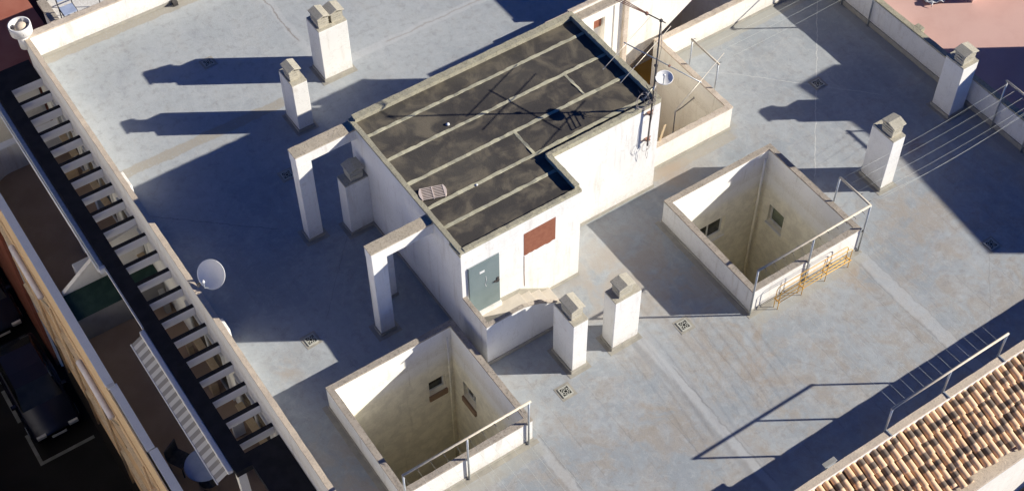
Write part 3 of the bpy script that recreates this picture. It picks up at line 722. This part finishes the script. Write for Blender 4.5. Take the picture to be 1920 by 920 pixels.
# upper aerial
def V(*a): return Vector(a)
a0 = V(mx+.03,my,5.90); a1 = V(5.70,2.18,5.93); dir_ = (a1-a0).normalized(); side = V(-dir_.y, dir_.x, 0)
m = MB().tube([a0+dir_*-.12, a0+dir_*.40],.014,8); bo = m.obj('upper_boom', 'darkmetal', t, 0, True)
m = MB()
for k in (-1,0,1): m.tube([a0+dir_*.36+V(0,0,.0)+side*.012*k, a0+dir_*1.35+side*.13*k+V(0,0,.06*k)],.010,6)
m.obj('reflector_rod', 'rustmetal', bo)
MB().box(-.03,.03,-.035,.035,-.035,.035).xform(Matrix.Translation(a0+dir_*.38)).obj('clamp_box', 'rustmetal', bo, .01)
MB().box(-.035,.035,-.03,.03,-.03,.03).xform(Matrix.Translation(a0)).obj('mast_clamp', 'darkmetal', bo, .01)
# lower aerial
zb_ = 4.52
b0, b1 = V(5.93,2.13,zb_), V(6.58,.10,zb_)
lb_ = MB().tube([b0,b1],.013,8).obj('lower_boom', 'galv', t, 0, True)
bd = (b1-b0).normalized()
for c,l0,l1 in ((b0+bd*.06,1.02,1.08),(b0+bd*.62,1.12,1.12),(b1-bd*.04,1.15,1.12)):
    e = V(.93,.37,0).normalized(); MB().tube([c-e*l0,c+e*l1],.0095,6).obj('aerial_rod', 'alu', lb_, 0, True)
MB().box(-.035,.035,-.035,.035,-.03,.03).xform(Matrix.Translation((mx+.02,my+.02,zb_))).obj('mast_clamp', 'darkmetal', lb_, .01)
MB().box(-.03,.03,-.025,.025,-.02,.02).xform(Matrix.Translation((6.32,.93,zb_))).obj('clamp_box', 'rustmetal', lb_, .01)
m = MB().tube([V(5.75,1.02,3.72),V(6.08,1.12,3.86)],.012,6).tube([V(5.98,1.02,3.86),V(6.12,1.1,3.95)],.03,6)
m.obj('side_arm', 'alu', t, 0, True)
m = MB()
for k in range(3): m.tube([V(5.56+.13*k,.72,3.86),V(5.70+.12*k,1.22,3.86)],.009,6)
m.tube([V(5.56,.72,3.86),V(5.82,.72,3.86)],.009,6).tube([V(5.66,1.10,3.86),V(6.06,1.10,3.86)],.011,6)
m.obj('grid_aerial', 'darkmetal', t, 0, True)
# cable loops
def coil(cx,cy,cz,rx,rz,n,tilt=0):
    pts = []
    for i in range(n*14+1):
        a = 2*PI*i/14; k = 1+.10*math.sin(i*.7); pts.append((cx+rx*k*math.cos(a)+.02*math.sin(i*.31), cy+.012*math.sin(i*.53)+tilt*math.sin(a), cz+rz*k*math.sin(a)))
    return pts
MB().tube([(mx+.04,my-.01,5.8),(mx+.11,my-.01,5.1),(mx+.03,my-.02,4.4),(mx+.08,my-.02,3.5),(mx-.03,my-.03,2.6),(mx-.05,my-.03,2.0)],.006,5).obj('down_cable', 'cable', t, 0, True)
MB().tube(coil(mx-.10,my-.02,1.92,.13,.16,2),.0035,5).tube(coil(mx-.03,my-.03,1.9,.09,.10,1),.0035,5).tube([(mx-.05,my-.02,1.85),(mx-.08,my-.02,1.6),(mx-.03,my-.02,1.45),(mx-.01,my-.02,1.7)],.005,5).obj('cable_coil', 'cable', t, 0, True)
MB().tube(coil(5.80,1.15,3.48,.19,.20,2,.05),.006,5).obj('cable_loop', 'cable', t, 0, True)
m = MB()
for k in range(7): m.tube([(mx-.10+.04*k,1.15,3.21),(mx-.12+.05*k,1.12+.01*k,3.30+.03*random.random()),(mx-.02+.02*k,1.10,3.50)],.007,5)
m.obj('cable_tangle', 'cable', t, 0, True)

def dish(name, label, c, normal, rad, depth, arm, parts):
    t = thing(name, label, 'satellite dish', c)
    n = Vector(normal).normalized(); q = n.to_track_quat('Z', 'Y').to_matrix().to_4x4(); mt = Matrix.Translation(c) @ q
    pr = [(rad*k/8, depth*((k/8)**2-1)) for k in range(9)]
    prof = [(max(r,.001),z) for r,z in pr]+[(rad+.012,.004),(rad+.012,-.01)]+[(max(r,.001),z-.014) for r,z in reversed(pr)]
    MB().lathe(prof,(0,0,0),36).xform(mt).obj('reflector', 'dish', t, 0, True)
    MB().tube([(0,-rad*.95,-.02),(0,-rad*.85,rad*.6),(0,-rad*.35,rad*.95)],.011,6).xform(mt).obj('feed_arm', 'galv', t, 0, True)
    MB().tube([(0,-rad*.40,rad*.90),(0,-rad*.27,rad*1.04)],[.035,.03],10).xform(mt).obj('receiver', 'dish', t, 0, True)
    m = MB()
    for pts in parts: m.tube(pts,.017,8)
    m.obj('mounting_arm', 'darkmetal', t, 0, True)
    return t
dish('satellite_dish', 'small grey-white satellite dish on the antenna mast above the stair house corner', (6.20,.93,4.22), (-.12,-.12,.98), .195, .055, None, [[(mx+.01,my,4.05),(6.12,1.0,4.10),(6.19,.95,4.13)]])
dish('satellite_dish', 'large white satellite dish leaning over the left parapet, half lit by the sun', (-4.33,4.05,1.22), (-.62,-.44,.64), .345, .095, None, [[(-4.68,4.42,.62),(-4.50,4.36,.75),(-4.36,4.20,1.10)],[(-4.70,4.30,.62),(-4.36,4.20,1.10)]])
t = tag(MB().box(-.03,.03,-.012,.012,0,1.42).xform(Matrix.Translation((7.10,1.90,.55)) @ Matrix.Rotation(math.radians(-12),4,'Y') @ Matrix.Rotation(math.radians(20),4,'X') @ Matrix.Translation((0,0,0))).obj('timber_batten','wood'), 'pale timber batten leaning in the sunken patio behind the stair house corner', 'batten')
t = tag(MB().tube([(7.50,1.84,1.55),(7.72,1.83,1.60),(8.02,1.83,1.72),(8.06,1.83,1.76),(8.07,1.83,1.70)],.014,8).tube([(7.50,1.84,.60),(7.50,1.84,1.56)],.016,8).obj('pipe_hook','darkmetal',None,0,True), 'thin bent metal pipe with hooked end rising from the patio wall', 'pipe')

# ------------------------------------------------------------------ what closes the sunken patio
t = thing('stair_tower', 'cream rendered block with gravel flat top and narrow recess, behind the stair house', 'stair tower', (7.3,4.9,-2.65))
m = MB().box(6.30,7.02,4.70,5.02,-2.65,2.93).box(7.38,8.05,4.70,5.02,-2.65,2.93).box(7.02,7.38,4.70,5.02,2.66,2.93).box(7.02,7.38,4.86,5.02,-2.65,2.66)
m.obj('wall', 'cream', t)
MB().rough(6.29,8.06,4.69,4.94,2.93,2.975,.1,.006).obj('flat_top', 'coping', t)
MB().box(6.45,8.06,4.94,5.03,2.93,3.06).obj('upstand', 'cream', t)
MB().rough(6.43,8.08,4.925,5.045,3.06,3.10,.1,.006).obj('upstand_coping', 'terracoping', t)
MB().box(7.93,8.10,4.62,4.70,-2.65,2.925).obj('corner_strip', 'terracoping', t, .02)  # brown strip raised down the corner of the block
MB().box(7.66,7.70,4.675,4.70,-2.65,2.90).obj('shadow_fin', 'cream', t)
tt = MB().box(7.04,7.34,4.80,4.86,2.28,2.62).obj('vent_window', 'brown', t)
MB().box(7.07,7.31,4.785,4.80,2.33,2.57).obj('slats', 'rustpaint', tt)
t = thing('rear_slant_wall', 'guessed white wall behind the patio wall, cut along the slanted edge of the sunlit area', 'stair', (9,5.2,0))
MB().prism([(8.11,2.30),(8.11,-.35),(8.62,.02),(9.62,.70),(10.7,1.42),(12.08,2.28),(12.08,2.30)], 'y', 5.03, 5.17).obj('slant_wall', 'cream', t)  # guessed wall, lower edge shaped along the outline of the sunlit area
MB().box(12.085,15.2,5.0,7.0,-2.65,2.75).obj('shadow_block', 'cream', t)  # unseen block, sized by the shadow it casts on the back roof
t = thing('rear_house', 'sunlit cream back wall rising beyond the sunken ochre patio', 'house', (11,7.1,-2.65))
MB().box(8.90,15.2,7.0,7.15,-2.65,1.0).box(7.26,8.90,7.0,7.15,-2.65,.62).box(6.30,7.26,7.0,7.15,-2.65,-.003).obj('wall', 'cream', t)
MB().rough(8.89,15.2,6.99,7.16,1.0,1.05,.15,.006).rough(7.25,8.885,6.99,7.16,.62,.66,.15,.006).obj('coping', 'terracoping', t)
MB().box(6.28,6.40,1.8,7.0,-2.65,-.003).obj('side_wall', 'cream', t)
MB().box(15.0,15.2,4.81,7.0,-2.65,.9).obj('end_wall', 'cream', t)

# ------------------------------------------------------------------ neighbours to the right
t = thing('neighbour_house', 'tall pale neighbouring house beyond the red roof that throws the big shadow', 'house', (23,-6,.5))
prof = [(-10.15,.5),(-10.15,4.37),(-6.6,4.13),(-4.97,4.24),(-3.37,4.38),(-2.6,3.73),(-2.43,3.73),(-2.43,.5)]
SH = Matrix(((1,0,0,0),(-.70,1,0,14.0),(0,0,1,0),(0,0,0,1)))
MB().prism(prof, 'x', 20, 27).xform(SH).obj('wall', 'cream', t)
MB().prism([(-10.3,4.375),(-10.3,4.43),(-6.6,4.20),(-4.97,4.31),(-3.33,4.46),(-2.5,3.79),(-2.5,3.735),(-3.37,4.385),(-4.97,4.245),(-6.6,4.135)], 'x', 20.05, 27.2).xform(SH).obj('roof', 'redroof', t)
for i in range(3):
    w_ = MB().box(19.96,20.0,-9.3+i*2.3,-8.1+i*2.3,1.6,3.0).obj('window', 'pvc', t)
    MB().box(19.945,19.96,-9.22+i*2.3,-8.18+i*2.3,1.68,2.92).obj('pane', 'glass', w_)
t = tag(MB().rough(17.55,40,1.25,4.5,.5,1.15,.5,.01).obj('roof_kerb','redroof'), 'pinkish raised kerb on the red roof at the top right corner', 'kerb')
c = MB(); n = 15
for i in range(n):
    for j in range(9):
        u, v = i/(n-1), j/8; c.v.append((16.45+u*.62+.05*math.sin(9*v), 1.72+v*.40+.05*math.sin(7*u), .53+.07*abs(math.sin(9*u+3*v))+.05*math.sin(14*v+4*u)**2))
for i in range(n-1):
    for j in range(8): a = i*9+j; c.f.append((a,a+1,a+10,a+9))
co = c.obj('crumpled_cloth','cloth',None,0,True); sm = co.modifiers.new('thick','SOLIDIFY'); sm.thickness = .012
tag(co, 'crumpled black-and-white cloth lying on the red roof at the top edge', 'cloth')

# ------------------------------------------------------------------ top-left neighbour
struct(MB().box(-7.4,-3.72,15.12,40,-13.5,-1.0).obj('neighbour_terrace', 'redtile'))
t = thing('white_roof', 'white painted roof of the neighbour beyond the far left parapet', 'roof', (0,17,-2.7))
MB().box(-3.72,15,14.62,16.4,-2.7,.10).obj('slab', 'white', t)
MB().rough(-3.80,-3.55,14.62,16.4,.10,.22,.2,.006).obj('kerb', 'coping', t)
t = thing('garden_chair', 'dark tubular chair on the white neighbouring roof behind the far left parapet', 'chair', (-3.28,15.15,.1))
m = MB()
for dx in (-.2,.2):
    m.tube([(-3.28+dx,14.95,.1),(-3.28+dx,15.0,.55),(-3.28+dx,15.35,.55),(-3.28+dx,15.40,.1)],.016,7); m.tube([(-3.28+dx,15.35,.55),(-3.28+dx,15.46,1.0)],.016,7)
m.tube([(-3.48,15.46,1.0),(-3.08,15.46,1.0)],.016,7); m.obj('frame', 'darkmetal', t, 0, True)
MB().box(-3.47,-3.09,14.98,15.36,.55,.575).obj('seat', 'tablecloth', t, .006)
MB().box(-3.46,-3.10,15.40,15.43,.72,.98).obj('backrest', 'tablecloth', t, .006)
t = thing('roof_railing', 'thin dark railing on the white neighbouring roof at the top edge', 'railing', (-2.0,15.3,.1))
m = MB()
for xx in (-2.35,-1.75,-1.15,-.5): m.tube([(xx,15.3,.1),(xx,15.3,.75)],.014,7)
m.obj('posts', 'darkmetal', t, 0, True)
MB().tube([(-2.45,15.3,.75),(0,15.3,.75)],.016,7).obj('rail', 'darkmetal', t, 0, True)
tag(MB().box(-4.40,-3.90,15.0,15.45,-1.0,-.45).obj('storage_crate','tablecloth'), 'dull blue crate on the dark red terrace behind the far left parapet', 'crate')
# round cowl at corner
t = thing('round_cowl', 'round white ventilation cowl standing at the far left corner of the parapet', 'cowl', (-4.78,14.52,.86))
MB().tube([(-4.78,14.52,.5),(-4.78,14.52,1.0)],.17,18).obj('neck', 'white', t, 0, True)
MB().lathe([(.18,.0),(.295,.04),(.305,.27),(.305,.33),(.265,.33),(.26,.10),(.02,.08)],(-4.78,14.52,.96),32).obj('drum', 'white', t, 0, True)
MB().lathe([(.001,0),(.155,0),(.165,.05),(.15,.12),(.08,.17),(.001,.18)],(-4.76,14.50,1.13),22).obj('dome', 'copingpale', t, 0, True)
m = MB()
for k in range(3):
    a = k*2*PI/3+.4; m.box(-.012,.012,.14,.31,-.01,.03) if False else m.tube([(-4.78+.12*math.cos(a),14.52+.12*math.sin(a),1.14),(-4.78+.30*math.cos(a),14.52+.30*math.sin(a),1.14)],.018,6)
m.obj('struts', 'darkmetal', t)

# ------------------------------------------------------------------ left side: pergola over the attic terrace
t = thing('pergola', 'long pergola of white cross beams and a black edge beam along the left side', 'pergola', (-5.4,7,-.5))
MB().box(-6.05,-5.66,-.05,14.9,-.50,-.30).box(-5.66,-4.80,14.1,14.9,-.50,-.30).obj('edge_beam', 'black', t)
MB().box(-5.66,-4.80,-3.0,.30,-.50,-.302).obj('end_slab', 'black', t)
for i in range(21):
    y = .571+i*(14.02-.571)/20
    bo = MB().box(-5.66,-4.795,y+.0,y+.105,-.60,-.312).obj('cross_beam', 'pergolawhite', t)
    MB().box(-5.66,-4.795,y-.004,y+.109,-.312,-.302).obj('felt_strip', 'black', bo)
for y in (.1,4.9,9.7,14.2): MB().box(-6.0,-5.8,y,y+.2,-2.7,-.50).obj('post', 'white', t)
t = thing('gutter', 'grey metal awning box along the outer edge of the pergola, upper part', 'awning box', (-6.1,10.5,-.4))
MB().box(-6.19,-6.06,7.05,14.2,-.47,-.36).obj('box', 'galv', t, .015)
MB().tube([(-6.21,7.05,-.50),(-6.21,14.2,-.50)],.035,10).obj('front_bar', 'pvc', t, 0, True)
MB().box(-6.22,-6.05,6.93,7.05,-.50,-.33).obj('end_cap', 'pvc', t, .015)
tag(MB().box(-6.09,-6.055,4.75,6.9,-.47,-.33).obj('edge_trim','pvc'), 'thin white trim on the pergola edge between the two awnings', 'trim')
t = thing('awning', 'partly open grey-striped awning with white box hanging from the pergola', 'awning', (-6.25,2.3,-.4))
MB().box(-6.20,-6.06,.10,4.70,-.47,-.33).obj('box', 'pvc', t, .02)
MB().add([(-6.195,.14,-.44),(-6.195,4.66,-.44),(-6.47,4.66,-.60),(-6.47,.14,-.60),(-6.195,.14,-.455),(-6.195,4.66,-.455),(-6.47,4.66,-.615),(-6.47,.14,-.615)],[(0,1,2,3),(7,6,5,4),(0,4,5,1),(2,6,7,3),(1,5,6,2),(3,7,4,0)]).obj('fabric', 'stripe', t)
MB().tube([(-6.48,.12,-.62),(-6.48,4.68,-.62)],.022,8).obj('front_bar', 'pvc', t, 0, True)
for y in (.6,4.1): MB().tube([(-6.15,y,-.48),(-6.32,y+.2,-.55),(-6.46,y,-.63)],.016,7).obj('folding_arm', 'galv', t, 0, True)
# terrace facade seen between the beams
t = thing('terrace_windows', 'sliding windows and shelves behind the pergola beams', 'windows', (-4.9,6,-2.7))
for k, (y0, y1) in enumerate(((.8,2.6),(3.2,5.2),(7.6,9.2),(9.8,11.6),(12.0,13.6))):
    w_ = MB()
    for a,b,c,d in ((y0,y1,-2.62,-2.55),(y0,y1,-.75,-.68),(y0,y0+.06,-2.55,-.75),(y1-.06,y1,-2.55,-.75),((y0+y1)/2-.03,(y0+y1)/2+.03,-2.55,-.75)): w_.box(-4.85,-4.79,a,b,c,d)
    wo = w_.obj('window_frame', 'pvc', t); MB().box(-4.82,-4.795,y0+.06,y1-.06,-2.55,-.75).obj('pane', 'glass', wo)
    sh = MB()
    sh.box(-5.05,-4.86,y0+.1,y1-.2,-1.62,-1.58).obj('shelf', 'wood', t)
for i in range(9):
    y = 1.0+i*1.4+random.uniform(-.2,.2); h = random.uniform(.3,1.0); w = random.uniform(.12,.3); x1 = -4.9-random.uniform(0,.12)
    o = MB().box(x1-random.uniform(.12,.35),x1,y,y+w,-2.7,-2.7+h).obj('storage_box', random.choice(['cardboard','pvc','wood','tablecloth','awnwhite','greyrender']), None, .01)
    tag(o, 'household box standing under the pergola by the terrace windows', 'box', 'boxes under the pergola')
# divider planter with sloping wall
t = thing('terrace_divider', 'green-topped block with a sloping pale wall dividing the lower left terrace', 'divider', (-6.5,7.5,-2.7))
MB().box(-7.15,-4.8,7.02,7.93,-2.7,-1.82).obj('block', 'greyrender', t)
MB().box(-7.15,-4.8,7.01,7.93,-1.82,-1.795).obj('top', 'darkgreen', t)
MB().prism([(-7.12,-2.7),(-4.8,-2.7),(-4.8,-.55),(-5.75,-.72),(-7.12,-1.75)], 'y', 7.935, 8.05).obj('sloping_wall', 'cream', t)
tag(MB().box(-6.55,-6.05,8.15,8.75,-2.7,-1.75).obj('cabinet','pvc',None,.02), 'white cabinet behind the sloping divider wall on the lower left terrace', 'cabinet')
# terrace parapet
t = thing('terrace_parapet', 'tan terrace parapet with pale blue-lit coping above the dark street', 'parapet', (-7.27,8,-2.7))
pth = [(-7.27,4.72),(-7.27,12.9)]+[(-7.27+.78*(1-math.cos(a)), 12.9+.78*math.sin(a)) for a in [PI/2*k/8 for k in range(1,9)]]+[(-5.5,13.68),(-4.81,13.68)]
def ribbon(path, w, z0, z1):
    m = MB(); n = len(path)
    for i,(x,y) in enumerate(path):
        a = path[max(0,i-1)]; b = path[min(n-1,i+1)]; d = Vector((b[0]-a[0], b[1]-a[1])).normalized(); q = Vector((-d.y, d.x))
        for s_ in (1,-1):
            for z in (z0,z1): m.v.append((x+q.x*w/2*s_, y+q.y*w/2*s_, z))
    for i in range(n-1):
        o = i*4
        for a,b in ((0,1),(1,3),(3,2),(2,0)): m.f.append((o+a,o+b,o+4+b,o+4+a))
    m.f += [(0,1,3,2),((n-1)*4,(n-1)*4+2,(n-1)*4+3,(n-1)*4+1)]
    return m
ribbon(pth,.16,-2.7,-1.74).obj('wall', 'white', t)
ribbon(pth,.22,-1.74,-1.69).obj('coping', 'bluecoping', t)
MB().box(-7.30,-7.15,2.55,4.60,-2.7,-1.74).box(-7.26,-7.10,-9,2.42,-2.7,-1.74).obj('lower_wall', 'white', t)
MB().box(-7.33,-7.12,2.50,4.66,-1.74,-1.69).box(-7.30,-7.08,-9,2.46,-1.74,-1.69).obj('lower_coping', 'bluecoping', t)
MB().box(-7.36,-7.17,4.60,4.72,-1.76,-1.67).obj('joint_cap', 'pvc', t)
# street facade
t = thing('street_facade', 'tan street front with ledges and balcony edges below the terrace parapet', 'facade', (-7.4,6,-13.5))
MB().box(-7.385,-7.352,-12,13.2,-3.2,-1.745).obj('upper_band', 'tan', t)
MB().box(-7.36,-7.2,-12,14,-9.0,-3.2).obj('wall', 'tan', t)
MB().box(-7.30,-7.1,-12,14,-13.5,-9.0).obj('ground_floor', 'groundshade', t)
for z,d in ((-3.15,.06),(-4.35,.10),(-5.9,.07),(-7.2,.10),(-8.7,.06)): MB().box(-7.36-d,-7.36,-12,13.6,z-.07,z).obj('ledge', 'tan' if d<.1 else 'copingpale', t)
for y0 in (-1.5,2.1,5.4,8.9):
    for z0 in (-5.7,-8.5):
        w_ = MB().box(-7.375,-7.355,y0,y0+1.3,z0,z0+1.2).obj('window', 'pvc', t); MB().box(-7.39,-7.375,y0+.07,y0+1.23,z0+.07,z0+1.13).obj('pane', 'glass', w_)
for y in (3.2,6.6,9.0,11.2): MB().tube([(-7.46,y,-9),(-7.46,y,-3.3)],.035,8).obj('drain_pipe', 'tan', t, 0, True)
for i,(y0,y1,lb) in enumerate(((4.95,7.0,'rolled white canvas awning on the tan street front, lower of the two'),(9.5,11.6,'rolled white canvas awning on the tan street front, upper of the two'))):
    t = thing('rolled_awning', lb, 'awning', (-7.45,(y0+y1)/2,-3.3))
    MB().tube([(-7.50,y0,-3.30),(-7.50,y1,-3.30)],.085,14).obj('roll', 'awnwhite', t, 0, True)
    for y in (y0+.1,y1-.1): MB().tube([(-7.38,y,-3.2),(-7.52,y,-3.42),(-7.40,y,-3.9)],.014,6).obj('arm', 'galv', t, 0, True)
MB().box(-7.30,-4.81,14.92,15.1,-13.4,-.52).obj('end_gable', 'white', bpy.data.objects['street_facade'])
# table and chairs on the terrace
t = thing('round_table', 'round blue-topped table on the lower left terrace under the awning end', 'table', (-6.35,1.6,-2.7))
MB().lathe([(.001,.70),(.44,.70),(.46,.715),(.46,.735),(.44,.745),(.001,.745)],(-6.35,1.60,-2.7),32).obj('table_top', 'tablecloth', t, 0, True)
MB().lathe([(.24,0),(.24,.03),(.04,.06),(.035,.70)],(-6.35,1.6,-2.7),16).obj('pedestal', 'darkmetal', t, 0, True)
for k,(x,y,a,lb) in enumerate(((-6.72,2.25,.5,'dark chair on the far side of the round blue table'),(-6.60,.85,2.4,'dark chair on the near side of the round blue table'))):
    t = thing('terrace_chair', lb, 'chair', (x,y,-2.7)); mt = Matrix.Translation((x,y,-2.7)) @ Matrix.Rotation(a,4,'Z')
    MB().box(-.21,.21,-.21,.21,.42,.46).xform(mt).obj('seat', 'darkmetal', t, .01)
    MB().box(-.21,.21,.19,.22,.48,.88).xform(mt).obj('backrest', 'darkmetal', t, .01)
    for sx in (-.19,.19):
        for sy in (-.19,.19): MB().tube([(sx,sy,0),(sx,sy,.43)],.014,6).xform(mt).obj('leg', 'darkmetal', t)

# ------------------------------------------------------------------ parked cars
def car(name, label, x, y0, L=4.1, Wd=1.72):
    zg = -13.5; t = thing(name, label, 'car', (x,y0+L/2,zg), 'cars parked in the street')
    st = [(0,.55,.62,.80),(.10,.35,.78,.92),(.5,.30,.88,.97),(1.1,.30,.95,1.0),(1.75,.30,.98,1.0),(2.6,.30,.98,1.0),(3.3,.30,.98,1.0),(3.9,.32,.98,.96),(4.05,.4,.92,.92),(4.1,.55,.80,.84)]
    m = MB(); n = 10
    for yy,zl,zt,ws in st:
        w = Wd/2*ws
        prof = [(-w*.86,zl),(-w,zl+.12),(-w,(zl+zt)/2+.05),(-w*.97,zt-.06),(-w*.86,zt),(w*.86,zt),(w*.97,zt-.06),(w,(zl+zt)/2+.05),(w,zl+.12),(w*.86,zl)]
        m.v += [(x+a,y0+yy*L/4.1,zg+b) for a,b in prof]
    for i in range(len(st)-1):
        for k in range(n): a,b = i*n+k,i*n+(k+1)%n; m.f.append((a,b,b+n,a+n))
    m.f += [tuple(range(n)),tuple(range((len(st)-1)*n,len(st)*n))]
    m.obj('body', 'carblue', t, 0, True)
    ca = [(1.05,.93,.80),(1.75,1.40,.68),(2.3,1.46,.67),(3.2,1.43,.66),(3.95,.96,.76)]
    m = MB()
    for yy,zt,ws in ca:
        w = Wd/2*ws; m.v += [(x-Wd/2*.86,y0+yy*L/4.1,zg+.90),(x-w,y0+yy*L/4.1,zg+zt),(x+w,y0+yy*L/4.1,zg+zt),(x+Wd/2*.86,y0+yy*L/4.1,zg+.90)]
    for i in range(len(ca)-1):
        for k in range(3): a = i*4+k; m.f.append((a,a+1,a+5,a+4))
    m.obj('cabin', 'glass', t, 0)
    m = MB()
    for yy,zt,ws in ca[1:4]:
        w = Wd/2*(ws+.012); m.v += [(x-w,y0+yy*L/4.1,zg+zt+.012),(x+w,y0+yy*L/4.1,zg+zt+.012),(x-w,y0+yy*L/4.1,zg+zt-.05),(x+w,y0+yy*L/4.1,zg+zt-.05)]
    m.f += [(0,1,5,4),(4,5,9,8),(0,4,6,2),(4,8,10,6),(1,3,7,5),(5,7,11,9),(0,2,3,1),(8,9,11,10)]
    m.obj('roof', 'carblue', t)
    for sx in (-1,1):
        MB().box(x+sx*.55-.16,x+sx*.55+.16,y0-.005,y0+.10,zg+.62,zg+.76).obj('headlight', 'lamp', t, .02)
        MB().box(x+sx*.62-.12,x+sx*.62+.12,y0+L-.10,y0+L+.005,zg+.62,zg+.80).obj('tail_light', 'redlamp', t, .02)
        MB().box(x+sx*(Wd/2+.02)-.09,x+sx*(Wd/2+.02)+.09,y0+1.35,y0+1.47,zg+.92,zg+1.05).obj('mirror', 'carblue', t, .02)
        for yy in (.75,3.3):
            wl = MB().tube([(x+sx*(Wd/2-.18),y0+yy,zg+.31),(x+sx*(Wd/2-.01),y0+yy,zg+.31)],.31,20).obj('wheel', 'tyre', t)
            MB().tube([(x+sx*(Wd/2-.02),y0+yy,zg+.31),(x+sx*(Wd/2+.004),y0+yy,zg+.31)],.20,16).obj('rim', 'galv', wl)
    MB().box(x-.25,x+.25,y0-.012,y0+.05,zg+.45,zg+.56).obj('number_plate', 'pvc', t)
    return t
car('parked_car', 'dark blue parked car inside the white bay lines at the lower left', -8.42, 12.2)
car('parked_car', 'dark blue parked car farther up the street at the left edge', -8.45, 17.0)

# opposite side of the street: a plain house front that shuts the canyon in
t = thing('opposite_house', 'sunlit cream house front across the narrow street', 'house', (-13.5,10,-13.5))
MB().box(-18,-13.5,-14,50,-5.2,3.0).obj('upper_wall', 'cream', t)
MB().box(-18,-13.52,-14,50,-13.5,-5.2).obj('lower_wall', 'maroon', t)
for k in range(9):
    for z0 in (-.6,-3.8):
        w_ = MB().box(-13.5,-13.46,-10+k*6,-8.6+k*6,z0,z0+1.6).obj('window', 'pvc', t); MB().box(-13.46,-13.44,-9.9+k*6,-8.7+k*6,z0+.1,z0+1.5).obj('pane', 'glass', w_)

# ------------------------------------------------------------------ camera, sun, sky
CAMR = ((0.8287473, -0.5595659, -0.0079911), (-0.4403464, -0.6432316, -0.626377), (0.3453591, 0.5226271, -0.7794793))
CAMC = (-9.87695, -16.98425, 27.78616)
cam = bpy.data.cameras.new('camera'); co = bpy.data.objects.new('camera', cam); COL.objects.link(co)
r, d, f = (Vector(v) for v in CAMR)
mw = Matrix((r, -d, -f)).transposed().to_4x4(); mw.translation = Vector(CAMC); co.matrix_world = mw
cam.sensor_fit = 'HORIZONTAL'; cam.sensor_width = 36; cam.lens = 2725.357/1920*36
cam.clip_start = .5; cam.clip_end = 400
scene.camera = co
SUN = Vector((1.85,-1.18,1.0)).normalized()
sd_ = bpy.data.lights.new('sun','SUN'); sd_.energy = 5.0; sd_.angle = math.radians(.53); sd_.color = (1.0,.94,.83)
so_ = bpy.data.objects.new('sun', sd_); COL.objects.link(so_); so_.rotation_euler = SUN.to_track_quat('Z','Y').to_euler(); so_.location = (30,-20,25)
w = bpy.data.worlds.new('World'); scene.world = w; w.use_nodes = True
nt = w.node_tree; bg = nt.nodes['Background']; sky = nt.nodes.new('ShaderNodeTexSky'); sky.sky_type = 'NISHITA'; sky.sun_disc = False
sky.sun_elevation = math.asin(SUN.z); sky.sun_rotation = math.atan2(SUN.x, SUN.y); sky.air_density = .36; sky.dust_density = 0.0; sky.ozone_density = 10.0
tm = nt.nodes.new('ShaderNodeMix'); tm.data_type = 'RGBA'; tm.blend_type = 'MULTIPLY'; tm.inputs[0].default_value = 1
nt.links.new(sky.outputs[0], tm.inputs[6]); tm.inputs[7].default_value = (.60,.90,1.20,1); nt.links.new(tm.outputs[2], bg.inputs[0]); bg.inputs[1].default_value = .072
vs = scene.view_settings; vs.view_transform = 'Standard'; vs.look = 'None'; vs.exposure = .68; vs.gamma = 1; vs.use_curve_mapping = False
scene.render.engine = 'CYCLES'
scene.cycles.max_bounces = 14; scene.cycles.diffuse_bounces = 12
